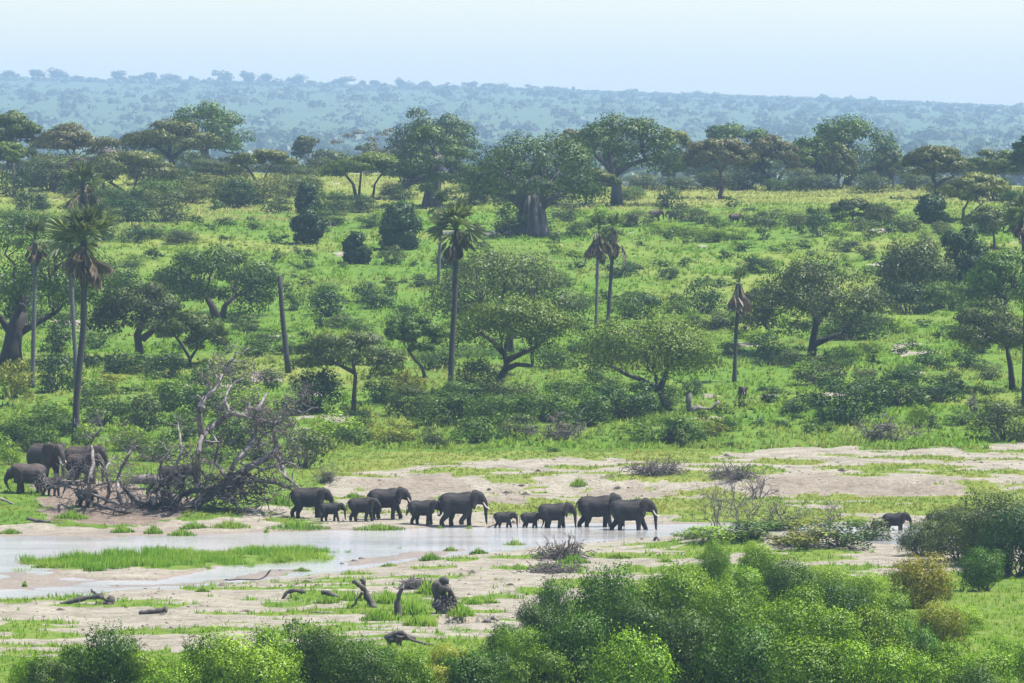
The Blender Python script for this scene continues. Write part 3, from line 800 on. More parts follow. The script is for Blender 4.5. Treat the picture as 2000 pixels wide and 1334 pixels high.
HAZY_ = [(55, 60, 292, 1280, 'round'), (185, 55, 300, 1260, 'umbrella'), (275, 45, 296, 1300, 'round'), (455, 45, 300, 1290, 'round'), (545, 50, 305, 1300, 'umbrella'), (655, 55, 296, 1320, 'round'), (725, 50, 280, 1300, 'round'), (985, 60, 292, 1330, 'round'), (1085, 50, 290, 1300, 'round'),
         (1345, 45, 292, 1290, 'round'), (1385, 45, 300, 1260, 'umbrella'), (1545, 50, 292, 1300, 'round'), (1725, 45, 312, 1310, 'round'), (1790, 50, 316, 1330, 'umbrella'), (1865, 50, 306, 1290, 'round'), (1960, 55, 300, 1270, 'round')]
ORD_ = 'first second third fourth fifth sixth seventh eighth ninth tenth eleventh twelfth thirteenth fourteenth fifteenth sixteenth'.split()
G_SKY, G_SLOPE = 'trees along the plateau skyline', 'trees on the slope above the river'
TREES = [
 # plateau skyline, back to front
 dict(name='baobab_tree', label='big dark rounded tree at upper left, behind the flat-topped acacia', base=(402, 335), crown=(298, 498, 196, 338), trunk_r=11, style='baobab', mat='baobab', depth=1185, bark='bark', group=G_SKY),
 dict(name='baobab_tree', label='hazy baobab crown rising behind the others left of the central baobab', base=(842, 350), crown=(745, 936, 205, 330), trunk_r=14, style='baobab', mat='baobab', depth=1170, bark='bark_grey', group=G_SKY, fill=.8),
 dict(name='baobab_tree', label='hazy rounded tree behind the brown acacias on the right skyline', base=(1440, 350), crown=(1362, 1518, 231, 345), trunk_r=10, style='baobab', mat='baobab', depth=1210, group=G_SKY),
 dict(name='round_tree', label='small pale round tree alone on the skyline left of the baobabs', base=(602, 325), crown=(572, 636, 258, 325), trunk_r=3, style='round', mat='grey', depth=1240, group=G_SKY),
 dict(name='broad_tree', label='large dark dome-crowned tree on the right skyline with a leaning limb', base=(1652, 370), crown=(1543, 1758, 229, 350), trunk_r=9, style='baobab', mat='baobab', bark='bark_dark', group=G_SKY, depth=1085,
      stems=[[(1652, 370), (1656, 352), (1668, 338)], [(1662, 342), (1690, 331), (1712, 328)]]),
 dict(name='baobab_tree', label='broad baobab with pale trunk right of the central baobab', base=(1205, 400), crown=(1103, 1326, 224, 352), trunk_r=11, style='baobab', mat='baobab', bark='bark_grey', group=G_SKY,
      stems=[[(1205, 400), (1204, 365), (1196, 330), (1194, 285)], [(1202, 340), (1180, 318), (1160, 300)], [(1203, 338), (1230, 322), (1262, 312)]]),
 dict(name='acacia_tree', label='thin acacia with a bare trunk at the right edge of the broad baobab', base=(1303, 368), crown=(1275, 1352, 247, 318), trunk_r=4, style='umbrella', mat='olive', group=G_SKY, depth=1060),
 dict(name='acacia_tree', label='low brownish acacia just behind the left side of the broad baobab', base=(1110, 360), crown=(1085, 1150, 248, 300), trunk_r=3, style='umbrella', mat='brown', group=G_SKY, depth=1130),
 dict(name='baobab_tree', label='old baobab with a thick bare upper trunk left of the central baobab', base=(842, 405), crown=(768, 938, 236, 392), trunk_r=17, style='baobab', mat='baobab', bark='bark_grey', group=G_SKY, fill=1.0,
      stems=[[(842, 405), (846, 370), (853, 330), (856, 304)], [(850, 345), (815, 350), (790, 365)], [(850, 345), (885, 335), (905, 340)]]),
 dict(name='umbrella_acacia', label='flat-topped umbrella acacia with a wide olive crown at upper left', base=(338, 342), crown=(244, 421, 232, 312), trunk_r=6, style='umbrella', mat='olive', bark='bark_dark', group=G_SKY, clumps=40,
      stems=[[(338, 342), (337, 318), (330, 303), (333, 288)], [(335, 310), (352, 296), (368, 284)], [(334, 305), (312, 292), (295, 280)]]),
 dict(name='acacia_tree', label='dark acacia cut by the left edge on the skyline', base=(15, 330), crown=(-40, 80, 214, 310), trunk_r=5, style='umbrella', mat='acacia', group=G_SKY, depth=1060, clumps=30),
 dict(name='acacia_tree', label='brown-topped acacia on the skyline above the tall palms', base=(140, 340), crown=(72, 232, 237, 320), trunk_r=5, style='umbrella', mat='brown', group=G_SKY, depth=1040, clumps=30),
 dict(name='acacia_tree', label='low green acacia at the left edge under the skyline', base=(30, 345), crown=(-30, 60, 275, 325), trunk_r=4, style='umbrella', mat='acacia', group=G_SKY, depth=1010),
 dict(name='acacia_tree', label='grey half-bare acacia behind the left palm crowns', base=(205, 375), crown=(130, 250, 285, 350), trunk_r=4, style='umbrella', mat='purple', group=G_SKY, fill=.7),
 dict(name='acacia_tree', label='many-stemmed acacia with spreading olive crown right of the left palms', base=(255, 386), crown=(168, 342, 292, 368), trunk_r=4, style='umbrella', mat='olive', group=G_SKY, clumps=30,
      stems=[[(255, 386), (240, 372), (218, 358)], [(256, 386), (262, 365), (268, 350)], [(258, 386), (282, 368), (305, 356)]]),
 dict(name='acacia_tree', label='small green acacia between the left palms and the skyline', base=(128, 362), crown=(92, 175, 308, 340), trunk_r=3, style='umbrella', mat='acacia', group=G_SKY),
 dict(name='acacia_tree', label='open acacia with forked stems between umbrella acacia and baobabs', base=(512, 362), crown=(448, 572, 288, 340), trunk_r=3, style='umbrella', mat='olive', group=G_SKY,
      stems=[[(505, 362), (492, 340), (480, 325)], [(508, 362), (520, 340), (530, 322)]]),
 dict(name='acacia_tree', label='pale-stemmed acacia with flat green crown left of the old baobab', base=(697, 388), crown=(634, 792, 296, 352), trunk_r=3.5, style='umbrella', mat='acacia', group=G_SKY, clumps=28,
      stems=[[(697, 388), (690, 360), (672, 338)], [(700, 388), (704, 350), (706, 328)], [(728, 386), (732, 360), (748, 335)]]),
 dict(name='acacia_tree', label='slender acacia with a thin dark trunk right of the central baobab', base=(1141, 406), crown=(1095, 1212, 328, 382), trunk_r=3, style='umbrella', mat='olive', bark='bark_dark', group=G_SKY),
 dict(name='acacia_tree', label='brown-green acacia with a reddish trunk right of the broad baobab', base=(1409, 388), crown=(1340, 1472, 262, 345), trunk_r=5, style='umbrella', mat='brown', bark='bark_red', group=G_SKY, clumps=30, flat=.5),
 dict(name='acacia_tree', label='brown-topped acacia with two dark trunks on the right skyline', base=(1508, 372), crown=(1450, 1560, 261, 342), trunk_r=5, style='umbrella', mat='brown', bark='bark_dark', group=G_SKY, clumps=30,
      stems=[[(1504, 372), (1500, 345), (1484, 325)], [(1518, 372), (1522, 348), (1538, 325)]]),
 dict(name='acacia_tree', label='green drooping acacia between the two-trunked acacia and the dark dome tree', base=(1600, 366), crown=(1540, 1630, 270, 352), trunk_r=4, style='droop', mat='acacia', group=G_SKY),
 dict(name='acacia_tree', label='narrow drooping acacia in front of the dark dome tree', base=(1636, 368), crown=(1607, 1673, 267, 356), trunk_r=4, style='droop', mat='olive', group=G_SKY),
 dict(name='round_tree', label='small upright dark tree right of the dome-crowned tree', base=(1745, 368), crown=(1716, 1772, 290, 362), trunk_r=3, style='round', mat='grey', group=G_SKY),
 dict(name='acacia_tree', label='layered olive acacia with a bent dark trunk on the right plateau', base=(1827, 386), crown=(1762, 1892, 281, 355), trunk_r=5, style='umbrella', mat='olive', bark='bark_dark', group=G_SKY, clumps=30,
      stems=[[(1827, 386), (1831, 366), (1822, 348), (1826, 330)], [(1830, 362), (1846, 350), (1862, 345)]]),
 dict(name='acacia_tree', label='flat dark green acacia at the right end of the skyline', base=(1942, 372), crown=(1882, 2012, 288, 346), trunk_r=4, style='umbrella', mat='acacia', group=G_SKY, depth=1000),
 dict(name='round_tree', label='dark tree cut by the right edge on the skyline', base=(2000, 372), crown=(1972, 2060, 258, 350), trunk_r=5, style='round', mat='dark', group=G_SKY, depth=960),
 dict(name='acacia_tree', label='small acacia with a pale forked trunk at right, below the skyline', base=(1880, 432), crown=(1842, 1972, 334, 400), trunk_r=3, style='umbrella', mat='olive', bark='bark_grey', group=G_SKY,
      stems=[[(1880, 432), (1882, 410), (1892, 392)], [(1881, 430), (1902, 412), (1916, 398)]]),
 dict(name='thorn_tree', label='small shrubby thorn tree standing in the pale plateau grass', base=(1666, 432), crown=(1622, 1706, 384, 428), trunk_r=2.5, style='umbrella', mat='grey', group=G_SKY),
 dict(name='baobab_tree', label='central baobab with a massive fluted grey trunk', base=(1039, 458), crown=(905, 1180, 252, 418), trunk_r=30, style='baobab', mat='baobab', bark='bark_grey', group=G_SKY, clumps=64, leaves=14000,
      taper=.42, stems=[[(1039, 458), (1039, 436), (1040, 405), (1041, 382), (1041, 352)], [(1024, 402), (1000, 386), (965, 374), (940, 372)], [(1056, 402), (1075, 388), (1105, 375)], [(1030, 392), (1010, 365), (985, 340)], [(1050, 392), (1070, 362), (1090, 335)]]),
 dict(name='acacia_tree', label='grey-green acacia at the right edge above the dark evergreen', base=(1942, 485), crown=(1885, 1995, 395, 470), trunk_r=3, style='umbrella', mat='grey', group=G_SLOPE),
 # slope
 dict(name='evergreen_tree', label='dark rounded evergreen left of the central palm crown', base=(778, 487), crown=(736, 822, 396, 487), trunk_r=3, style='dense', mat='dark', group=G_SLOPE),
 dict(name='evergreen_tree', label='small dark evergreen on the open slope left of the rounded one', base=(600, 476), crown=(569, 631, 412, 476), trunk_r=3, style='dense', mat='dark', group=G_SLOPE),
 dict(name='evergreen_tree', label='dark evergreen standing right behind another on the left slope', base=(603, 416), crown=(579, 626, 357, 416), trunk_r=3, style='dense', mat='dark', group=G_SLOPE),
 dict(name='evergreen_tree', label='squat dark evergreen below the rounded evergreen, over a pale rock', base=(695, 514), crown=(669, 723, 456, 514), trunk_r=3, style='dense', mat='dark', group=G_SLOPE),
 dict(name='evergreen_tree', label='round dark evergreen on the right edge of the plateau grass', base=(1820, 436), crown=(1789, 1852, 384, 436), trunk_r=2, style='dense', mat='dark', group=G_SLOPE),
 dict(name='evergreen_tree', label='tall dark evergreen at right beside the grey thicket', base=(1885, 570), crown=(1838, 1928, 430, 568), trunk_r=4, style='dense', mat='dark', group=G_SLOPE),
 dict(name='thorn_tree', label='hazy grey-purple thorn thicket tree on the right slope', base=(1795, 585), crown=(1712, 1862, 468, 582), trunk_r=3, style='dense', mat='grey', group=G_SLOPE, fill=.9),
 dict(name='broad_tree', label='large dark broad-crowned tree left of the bare palm pole', base=(425, 622), crown=(298, 548, 484, 618), trunk_r=9, style='round', mat='mid', bark='bark', group=G_SLOPE, clumps=52, leaves=13500,
      stems=[[(425, 622), (415, 598), (400, 572)], [(432, 622), (440, 596), (462, 576)]]),
 dict(name='thorn_tree', label='grey sparse tree with crooked branches below the broad dark tree', base=(275, 706), crown=(176, 356, 546, 668), trunk_r=9, style='sparse', mat='grey', bark='bark', group=G_SLOPE, clumps=38, fill=.75,
      stems=[[(275, 706), (272, 680), (268, 655), (282, 620), (285, 600)], [(278, 662), (300, 645), (318, 632)]]),
 dict(name='acacia_tree', label='small Y-stemmed acacia right of the grey sparse tree', base=(370, 713), crown=(308, 442, 604, 684), trunk_r=4, style='umbrella', mat='acacia', bark='bark_dark', group=G_SLOPE, clumps=26, flat=1,
      stems=[[(370, 713), (371, 700), (358, 678), (345, 660)], [(371, 702), (384, 682), (398, 664)]]),
 dict(name='broad_tree', label='huge dark tree behind the palms at the left edge', base=(20, 712), crown=(-90, 232, 428, 660), trunk_r=22, style='round', mat='mid', bark='bark_dark', group=G_SLOPE, clumps=64, leaves=14000,
      stems=[[(20, 712), (24, 680), (30, 640), (44, 610)], [(36, 650), (70, 632), (105, 612)], [(26, 660), (0, 620), (-20, 600)]]),
 dict(name='thorn_tree', label='sparse flat thorn tree with a thin trunk right of the dead fallen tree', base=(690, 806), crown=(572, 778, 638, 742), trunk_r=5, style='umbrella', mat='grey', bark='bark', group=G_SLOPE, clumps=26, fill=.75,
      stems=[[(690, 806), (692, 770), (694, 735), (690, 712)], [(692, 728), (650, 706), (610, 702)]]),
 dict(name='acacia_tree', label='dark acacia on a thin leaning trunk left of the central palm', base=(832, 738), crown=(748, 868, 608, 690), trunk_r=3.5, style='umbrella', mat='mid', bark='bark', group=G_SLOPE, clumps=26,
      stems=[[(832, 738), (825, 718), (808, 700), (798, 686)]]),
 dict(name='thorn_tree', label='wide grey-green tree behind the crown of the leaning acacia', base=(1000, 690), crown=(828, 1128, 488, 645), trunk_r=7, style='sparse', mat='grey', bark='bark', group=G_SLOPE, clumps=52, leaves=10500),
 dict(name='leaning_acacia', label='green acacia with a leaning forked trunk right of the central palm', base=(965, 768), crown=(876, 1122, 568, 705), trunk_r=8, style='umbrella', mat='acacia', bark='bark', group=G_SLOPE, clumps=48, leaves=12500,
      stems=[[(965, 768), (978, 738), (990, 712), (985, 690)], [(984, 722), (1010, 712), (1040, 714)], [(988, 705), (1020, 690), (1050, 675)], [(985, 690), (960, 665), (940, 650)]]),
 dict(name='forked_acacia', label='low wide acacia with V-shaped trunk and yellow-green right half', base=(1308, 802), crown=(1112, 1398, 620, 738), trunk_r=8, style='droop', mat='acacia', bark='bark', group=G_SLOPE, clumps=54, leaves=13500,
      stems=[[(1308, 802), (1290, 768), (1285, 760)], [(1285, 762), (1255, 742), (1225, 732), (1190, 712)], [(1288, 762), (1300, 735), (1305, 715)]]),
 dict(name='broad_tree', label='grey-green tree with a forked dark trunk on the right slope', base=(1585, 695), crown=(1460, 1738, 504, 668), trunk_r=8, style='round', mat='grey', bark='bark_dark', group=G_SLOPE, clumps=54, leaves=13500,
      stems=[[(1585, 695), (1589, 660), (1594, 630), (1590, 608)], [(1592, 672), (1620, 660), (1648, 648)], [(1594, 632), (1610, 610), (1622, 596)]]),
 dict(name='thorn_tree', label='small bent thorn tree behind the dead-topped palm on the right slope', base=(1506, 648), crown=(1438, 1510, 560, 640), trunk_r=3.5, style='sparse', mat='grey', bark='bark', group=G_SLOPE,
      stems=[[(1506, 648), (1492, 630), (1474, 618)]]),
 dict(name='thorn_tree', label='dark grey-green tree with a straight trunk near the right edge', base=(1978, 762), crown=(1852, 2050, 592, 706), trunk_r=6, style='round', mat='grey', bark='bark_dark', group=G_SLOPE, clumps=40,
      stems=[[(1978, 762), (1974, 720), (1968, 690), (1966, 668)]]),
 dict(name='broad_tree', label='bushy green tree at the right edge above the straight-trunked one', base=(1965, 640), crown=(1872, 2060, 488, 622), trunk_r=5, style='round', mat='mid', bark='bark_dark', group=G_SLOPE, clumps=40),
] + [dict(name='hazy_tree', label='hazy grey-green tree low behind the plateau rim, %s from the left' % ORD_[i], base=(px, 355), crown=(px - w, px + w, y, 352), trunk_r=3, style=st, mat='grey', depth=dp, group='hazy trees behind the plateau rim', leaves=1700, leaf=.8, clumps=16)
      for i, (px, w, y, dp, st) in enumerate(HAZY_)]
for i, t in enumerate(TREES):
    make_tree(seed=i, **t)

# fluted pale ribs on the massive trunk of the central baobab
bao = [o for o in bpy.data.objects if o.get('label', '').startswith('central baobab')][0]
sB = bao.location.y / FPX
for k in range(13):
    a = k / 13 * 2 * math.pi + .1 * (k % 3)
    T = Tubes(); Rb = 29 * sB
    T.add([(math.cos(a) * Rb * f, math.sin(a) * Rb * f, z * sB) for f, z in ((1.02, -4), (.94, 5), (.86, 20), (.80, 38), (.68, 56), (.50, 76))], [.62, .55, .46, .42, .34, .2], 7)
    link('trunk_rib', T.mesh('trunk_rib', M['bark_grey']), [c for c in bao.children if c.name.startswith('trunk')][0])

# dead crown of grey bare branches left of the old baobab
def bare_tree_mesh(r, height, width, stems=5, level=3, rad=.09, name='branches', mat='twig', upright=.7, kids=(3, 5)):
    T = Tubes()
    def grow_(p, d, L, R, lv):
        n = 5 if lv > 0 else 4
        q = p + d * L
        P = crooked(p, q, n, .09, r)
        T.add(P, np.linspace(R, max(R * .45, .010), n), 4 if lv > 1 else 3)
        if lv == 0: return
        for _ in range(int(r.integers(kids[0], kids[1] + 1))):
            t = r.uniform(.35, 1.0); k = min(int(t * (n - 1)), n - 2)
            b = P[k] + (P[k + 1] - P[k]) * (t * (n - 1) - k)
            nd = d * .7 + r.normal(size=3) * .62; nd[2] += .12; nd /= np.linalg.norm(nd)
            grow_(b, nd, L * r.uniform(.42, .75), R * .5, lv - 1)
    for i in range(stems):
        a = r.uniform(0, 2 * math.pi); lean = r.uniform(.1, 1.0) * (1 - upright) * 2
        d = np.array([math.cos(a) * lean * width / height, math.sin(a) * lean * width / height, 1.0]); d /= np.linalg.norm(d)
        grow_(np.array([math.cos(a) * .08 * width, math.sin(a) * .08 * width, -.1]), d, height * r.uniform(.4, .62), rad, level)
    return T.mesh(name, M[mat])
b = hit(700, 378); b = Vector((at_depth(700, 330, 1075).x, 1075, gz(at_depth(700, 330, 1075).x, 1075)))
root = props(empty('dead_tree', b), 'grey half-dead tree with bare branches on the skyline left of the old baobab', 'tree', G_SKY)
link('branches', bare_tree_mesh(np.random.default_rng(5), 9.5, 13, 6, 3, .16, upright=.35, mat='dead'), root)
V, Fc, Nn = clump_leaves([(np.array([x, y, z]), (1.3, 1.3, .5)) for x, y, z in ((-4, 0, 6.5), (-2, 1, 7.6), (2.5, -1, 7), (4.5, 0, 8), (0, 0, 8.3), (5.8, 1, 8.6))], 900, .3, RNG)
link('crown', fast_mesh('crown', V, Fc, M['purple']), root)

# far ridge trees on the skyline, each one a thing
RIDGE = [(10, 38, 22), (30, 26, 16), (78, 44, 26), (112, 50, 30), (150, 30, 14), (186, 18, 8), (235, 40, 26), (262, 36, 18), (290, 36, 24), (325, 34, 22), (340, 30, 20), (378, 26, 18), (433, 46, 30), (488, 44, 30), (518, 40, 26), (583, 46, 26), (608, 30, 14),
         (628, 20, 12), (668, 50, 24), (708, 22, 18), (738, 38, 20), (785, 42, 26), (830, 38, 22), (868, 26, 18), (915, 38, 20), (892, 26, 12), (948, 40, 18), (978, 40, 18), (1010, 20, 10), (1040, 34, 18), (1070, 32, 14), (1100, 28, 14),
         (1121, 9, 16), (1157, 14, 9), (1190, 18, 8), (1212, 20, 9), (1233, 32, 14), (1278, 22, 8), (1335, 22, 10), (1364, 40, 16), (1398, 12, 9), (1450, 16, 7), (1480, 14, 6), (1555, 12, 7), (1590, 12, 6), (1632, 16, 8), (1710, 14, 7), (1786, 10, 9), (1800, 14, 8), (1905, 14, 6), (1962, 16, 6)]
protoF = []
for k in range(6):
    r = np.random.default_rng(60 + k)
    C = [(np.array([r.uniform(-.32, .32), r.uniform(-.3, .3), .30 + r.uniform(0, .42)]), (r.uniform(.18, .28),) * 2 + (r.uniform(.15, .24),)) for _ in range(9)]
    V, Fc, Nn = clump_leaves(C, 520, .15, r, low_cut=-.9)
    tm = Tubes(); tm.add([(0, 0, -.1), (.02, 0, .3), (0, 0, .6)], [.05, .035, .03], 5)
    for c, q in C[:4]: tm.add([(0, 0, .35), c], [.025, .012], 4)
    protoF.append((fast_mesh('crown', V, Fc, far_mat, normals=Nn), tm.mesh('trunk', M['bark'])))
words = ['leftmost', 'second', 'third', 'fourth', 'fifth', 'sixth', 'seventh', 'eighth', 'ninth', 'tenth', 'eleventh', 'twelfth', 'thirteenth', 'fourteenth', 'fifteenth', 'sixteenth', 'seventeenth', 'eighteenth', 'nineteenth', 'twentieth']
def ordinal(k):
    if k < 20: return words[k] if k else 'first'
    tens = {2: 'twenty', 3: 'thirty', 4: 'forty', 5: 'fifty', 6: 'sixty', 7: 'seventy'}
    t, u = divmod(k + 1, 10)
    if u == 0: return {2: 'twentieth', 3: 'thirtieth', 4: 'fortieth', 5: 'fiftieth', 6: 'sixtieth', 7: 'seventieth'}[t]
    return tens[t] + '-' + ['', 'first', 'second', 'third', 'fourth', 'fifth', 'sixth', 'seventh', 'eighth', 'ninth'][u]
RIDGE.sort()
for i, (px, w, h) in enumerate(RIDGE):
    x = at_depth(px, 170, 9010).x; s = 9010 / FPX
    o = empty('ridge_tree', (x, 9010, gz(x, 9010) - .6), i * 1.7)
    props(o, 'hazy blue tree on the far ridge skyline, %s from the left' % ordinal(i), 'tree', 'trees on the far ridge skyline')
    cm, tm = protoF[i % 6]
    sc = (w * s * .9, w * s * .9, h * s * 1.0)
    link('crown', cm, o, scale=sc); link('trunk', tm, o, scale=sc)

# ------------------------------------------------------------------ palms
def frond_mesh(r, length, spread, droop, name, mat, seg=15):
    """fan leaf pointing along +X: a stalk and a pleated fan of tapering strips"""
    V, F = [], []
    stalk = length * .42
    def bend(d, z=0.0):      # curve down with distance
        return -droop * (d / length) ** 2 * length + z
    n = 0
    sw = .05
    for i in range(4):
        d0 = stalk * i / 3
        V += [(d0, -sw, bend(d0)), (d0, sw, bend(d0))]
    for i in range(3): F.append((2 * i, 2 * i + 1, 2 * i + 3, 2 * i + 2))
    for k in range(seg):
        a = spread * (2 * k / (seg - 1) - 1)
        L = (length - stalk) * (1 - .22 * (abs(a) / max(spread, .01)) ** 2) * r.uniform(.88, 1.08)
        hw = max(.03, L * spread / seg * .52)
        tipd = droop * r.uniform(.15, .5) * L
        b = len(V)
        ca, sa_ = math.cos(a), math.sin(a)
        pl = .05 * (1 if k % 2 else -1)
        m_ = .62 * L
        V += [(stalk, 0, bend(stalk)), (stalk + ca * m_ - sa_ * hw, sa_ * m_ + ca * hw, bend(stalk + m_, pl)), (stalk + ca * m_ + sa_ * hw, sa_ * m_ - ca * hw, bend(stalk + m_, -pl)),
              (stalk + ca * L, sa_ * L, bend(stalk + L) - tipd)]
        F.append((b, b + 2, b + 3, b + 1))
    return fast_mesh(name, V, np.array(F), M[mat])
rp = np.random.default_rng(3)
FR = [frond_mesh(rp, 1.0, 1.45, d, 'frond', 'frond') for d in (.05, .18, .32)]
FD = [frond_mesh(rp, 1.0, sp, d, 'dead_frond', m) for sp, d, m in ((.5, .2, 'frond_dead'), (.35, .1, 'frond_dead2'), (.7, .35, 'frond_dead'))]

def palm(label, foot, trunk, crown_px, radius, green=20, dead=16, r0=7, r1=4.5, seed=0, bark='palm_bark', skirt=.9, depth=None):
    """trunk: pixel polyline above the foot; crown_px: pixel of the crown heart; radius: frond length in pixels"""
    r = np.random.default_rng(300 + seed)
    b = hit(*foot) if depth is None else None
    if b is None:
        dx, _ = ray(*foot); b = Vector((dx * depth, depth, gz(dx * depth, depth)))
    D = b.y; s = D / FPX
    root = props(empty('fan_palm', b), label, 'palm tree', 'tall fan palms')
    pts = [np.array(at_depth(px, ro, D) - b) for px, ro in [foot] + list(trunk) + [crown_px]]
    pts[0] = np.array([0, 0, -.4])
    P = [np.array(p) for p in pts]
    T = Tubes()
    t = np.linspace(0, 1, 22); cum = np.linspace(0, 1, len(P))
    path = np.stack([np.interp(t, cum, [p[i] for p in P]) for i in range(3)], -1)
    rad = np.interp(t, [0, .06, .5, .8, 1], [r0 * 1.25, r0, r0 * .85, (r0 + r1) / 2, r1]) * s
    rad *= 1 + .06 * r.normal(size=len(rad))
    T.add(path, rad, 10)
    link('trunk', T.mesh('trunk', M[bark]), root)
    c = Vector(P[-1])
    L = radius * s * 1.18
    for i in range(green):
        az = i * 2.399 + r.uniform(-.3, .3); el = math.radians(r.uniform(-12, 82) if i > 3 else 75)
        k = 0 if el > .9 else (1 if el > .35 else 2)
        sc = L * r.uniform(.82, 1.08)
        rot = (Matrix.Rotation(az, 3, 'Z') @ Matrix.Rotation(-el, 3, 'Y') @ Matrix.Rotation(r.uniform(-.8, .8), 3, 'X')).to_euler()
        link('frond', FR[k], root, c + Vector((0, 0, r.uniform(-.2, .25))), rot, (sc,) * 3)
    for i in range(dead):
        az = i * 2.399 + 1 + r.uniform(-.4, .4); el = math.radians(r.uniform(-88, -35) if skirt < 1.3 else r.uniform(-86, -48))
        if i % 4 == 0 and skirt < 1.3: el = math.radians(r.uniform(-35, -10))
        sc = L * r.uniform(.75, 1.1) * skirt
        rot = (Matrix.Rotation(az, 3, 'Z') @ Matrix.Rotation(-el, 3, 'Y') @ Matrix.Rotation(r.uniform(-.5, .5), 3, 'X')).to_euler()
        link('dead_frond', FD[i % 3], root, c + Vector((math.cos(az) * .25, math.sin(az) * .25, -r.uniform(.1, .9) * L * .35)), rot, (sc,) * 3)
palm('dark palm whose narrow crown shows above the other palms at left', (158, 560), [(160, 470)], (163, 358), 42, 18, 16, 6, 5, 1, skirt=1.1)
palm('thin palm with a ragged crown at far left', (63, 757), [(66, 640), (68, 540)], (68, 468), 40, 12, 12, 4.5, 4, 2, 'palm_bark_pale')
palm('pale-trunked palm just behind the tallest left palm', (150, 792), [(147, 690), (139, 560)], (139, 478), 52, 12, 12, 5, 4.5, 3, 'palm_bark_pale')
palm('tall dark palm with a bent trunk and wide crown at left', (146, 868), [(150, 770), (163, 640), (164, 560)], (164, 472), 70, 22, 18, 7, 6, 4)
palm('faint pale palm right behind the central palm', (856, 556), [(858, 500), (861, 450)], (862, 402), 28, 10, 8, 3.5, 3, 5, 'palm_bark_pale')
palm('central tall palm with brown hanging dead fronds', (879, 790), [(882, 690), (888, 590), (890, 500)], (891, 448), 55, 22, 12, 6, 4.5, 6)
palm('left one of the two slim palms with dead brown crowns', (1164, 638), [(1166, 560)], (1169, 450), 30, 10, 16, 3.5, 3.2, 7, 'palm_bark_pale', 1.6)
palm('right one of the two slim palms with dead brown crowns', (1187, 626), [(1192, 560), (1196, 500)], (1197, 448), 30, 10, 16, 4, 3.4, 8, 'palm_bark', 1.6)
palm('solitary palm with drooping grey dead crown on the right slope', (1434, 746), [(1438, 640), (1443, 590)], (1443, 554), 30, 6, 18, 4.2, 3.4, 9, 'palm_bark', 1.5)
palm('palm with orange-brown dead fronds cut by the right edge', (2004, 620), [(2000, 520)], (1998, 424), 42, 14, 16, 4.5, 4, 10, 'palm_bark')
# crownless palm trunk and the bare trunk at the right edge
b = hit(564, 728); s = b.y / FPX
T = Tubes(); pp = [np.array(at_depth(px, ro, b.y) - b) for px, ro in ((564, 734), (559, 690), (552, 620), (548, 570), (547, 538))]
T.add(pp, [6.2 * s, 5.4 * s, 4.8 * s, 4.4 * s, 4.6 * s], 10)
props(link('palm_pole', T.mesh('palm_pole', M['palm_bark']), loc=b), 'bare dark palm trunk without a crown, standing alone on the slope', 'dead palm')
b = hit(1999, 806); s = b.y / FPX
T = Tubes(); pp = [np.array(at_depth(px, ro, b.y) - b) for px, ro in ((1999, 812), (1999, 760), (2000, 700), (2003, 560))]
T.add(pp, [4.2 * s, 3.8 * s, 3.5 * s, 3.2 * s], 9)
props(link('palm_pole', T.mesh('palm_pole', M['palm_bark']), loc=b), 'slim dark trunk at the extreme right edge of the slope', 'dead palm')
# ------------------------------------------------------------------ elephants
def skin_mat(name, lo, hi, dust):
    m, nt, out = new_mat(name); L = nt.links.new
    tc = N_(nt, 'ShaderNodeTexCoord')
    n = N_(nt, 'ShaderNodeTexNoise'); n.inputs['Scale'].default_value = 2.2; n.inputs['Detail'].default_value = 6; L(tc.outputs['Object'], n.inputs[0])
    v = N_(nt, 'ShaderNodeTexVoronoi'); v.inputs['Scale'].default_value = 9; L(tc.outputs['Object'], v.inputs[0])
    r = ramp(nt, [(.3, lo), (.7, hi)]); L(n.outputs[0], r.inputs[0])
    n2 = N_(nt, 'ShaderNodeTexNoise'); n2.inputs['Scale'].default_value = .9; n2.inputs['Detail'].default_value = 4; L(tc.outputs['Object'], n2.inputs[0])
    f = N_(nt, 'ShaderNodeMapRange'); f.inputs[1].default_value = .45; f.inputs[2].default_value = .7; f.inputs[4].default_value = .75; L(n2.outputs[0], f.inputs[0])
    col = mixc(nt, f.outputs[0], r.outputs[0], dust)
    b = N_(nt, 'ShaderNodeBump'); b.inputs['Strength'].default_value = .45; b.inputs['Distance'].default_value = .05
    L(math_(nt, 'ADD', v.outputs[0], n.outputs[0]), b.inputs['Height'])
    p = N_(nt, 'ShaderNodeBsdfPrincipled'); p.inputs['Roughness'].default_value = .72; p.inputs['Specular IOR Level'].default_value = .3
    L(col, p.inputs['Base Color']); L(b.outputs[0], p.inputs['Normal']); L(p.outputs[0], out.inputs[0])
    return m
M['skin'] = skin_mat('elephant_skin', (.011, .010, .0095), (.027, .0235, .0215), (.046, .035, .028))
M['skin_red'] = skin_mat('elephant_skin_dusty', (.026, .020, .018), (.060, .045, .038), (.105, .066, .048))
def plain(name, c, rough=.5):
    m, nt, out = new_mat(name); p = N_(nt, 'ShaderNodeBsdfPrincipled')
    n = N_(nt, 'ShaderNodeTexNoise'); n.inputs['Scale'].default_value = 6
    r = ramp(nt, [(.3, tuple(v * .75 for v in c)), (.7, c)]); nt.links.new(n.outputs[0], r.inputs[0]); nt.links.new(r.outputs[0], p.inputs['Base Color'])
    p.inputs['Roughness'].default_value = rough; nt.links.new(p.outputs[0], out.inputs[0]); return m
M['ivory'] = plain('tusk_ivory', (.62, .56, .46), .4)
M['eye'] = plain('elephant_eye', (.012, .009, .007), .2)

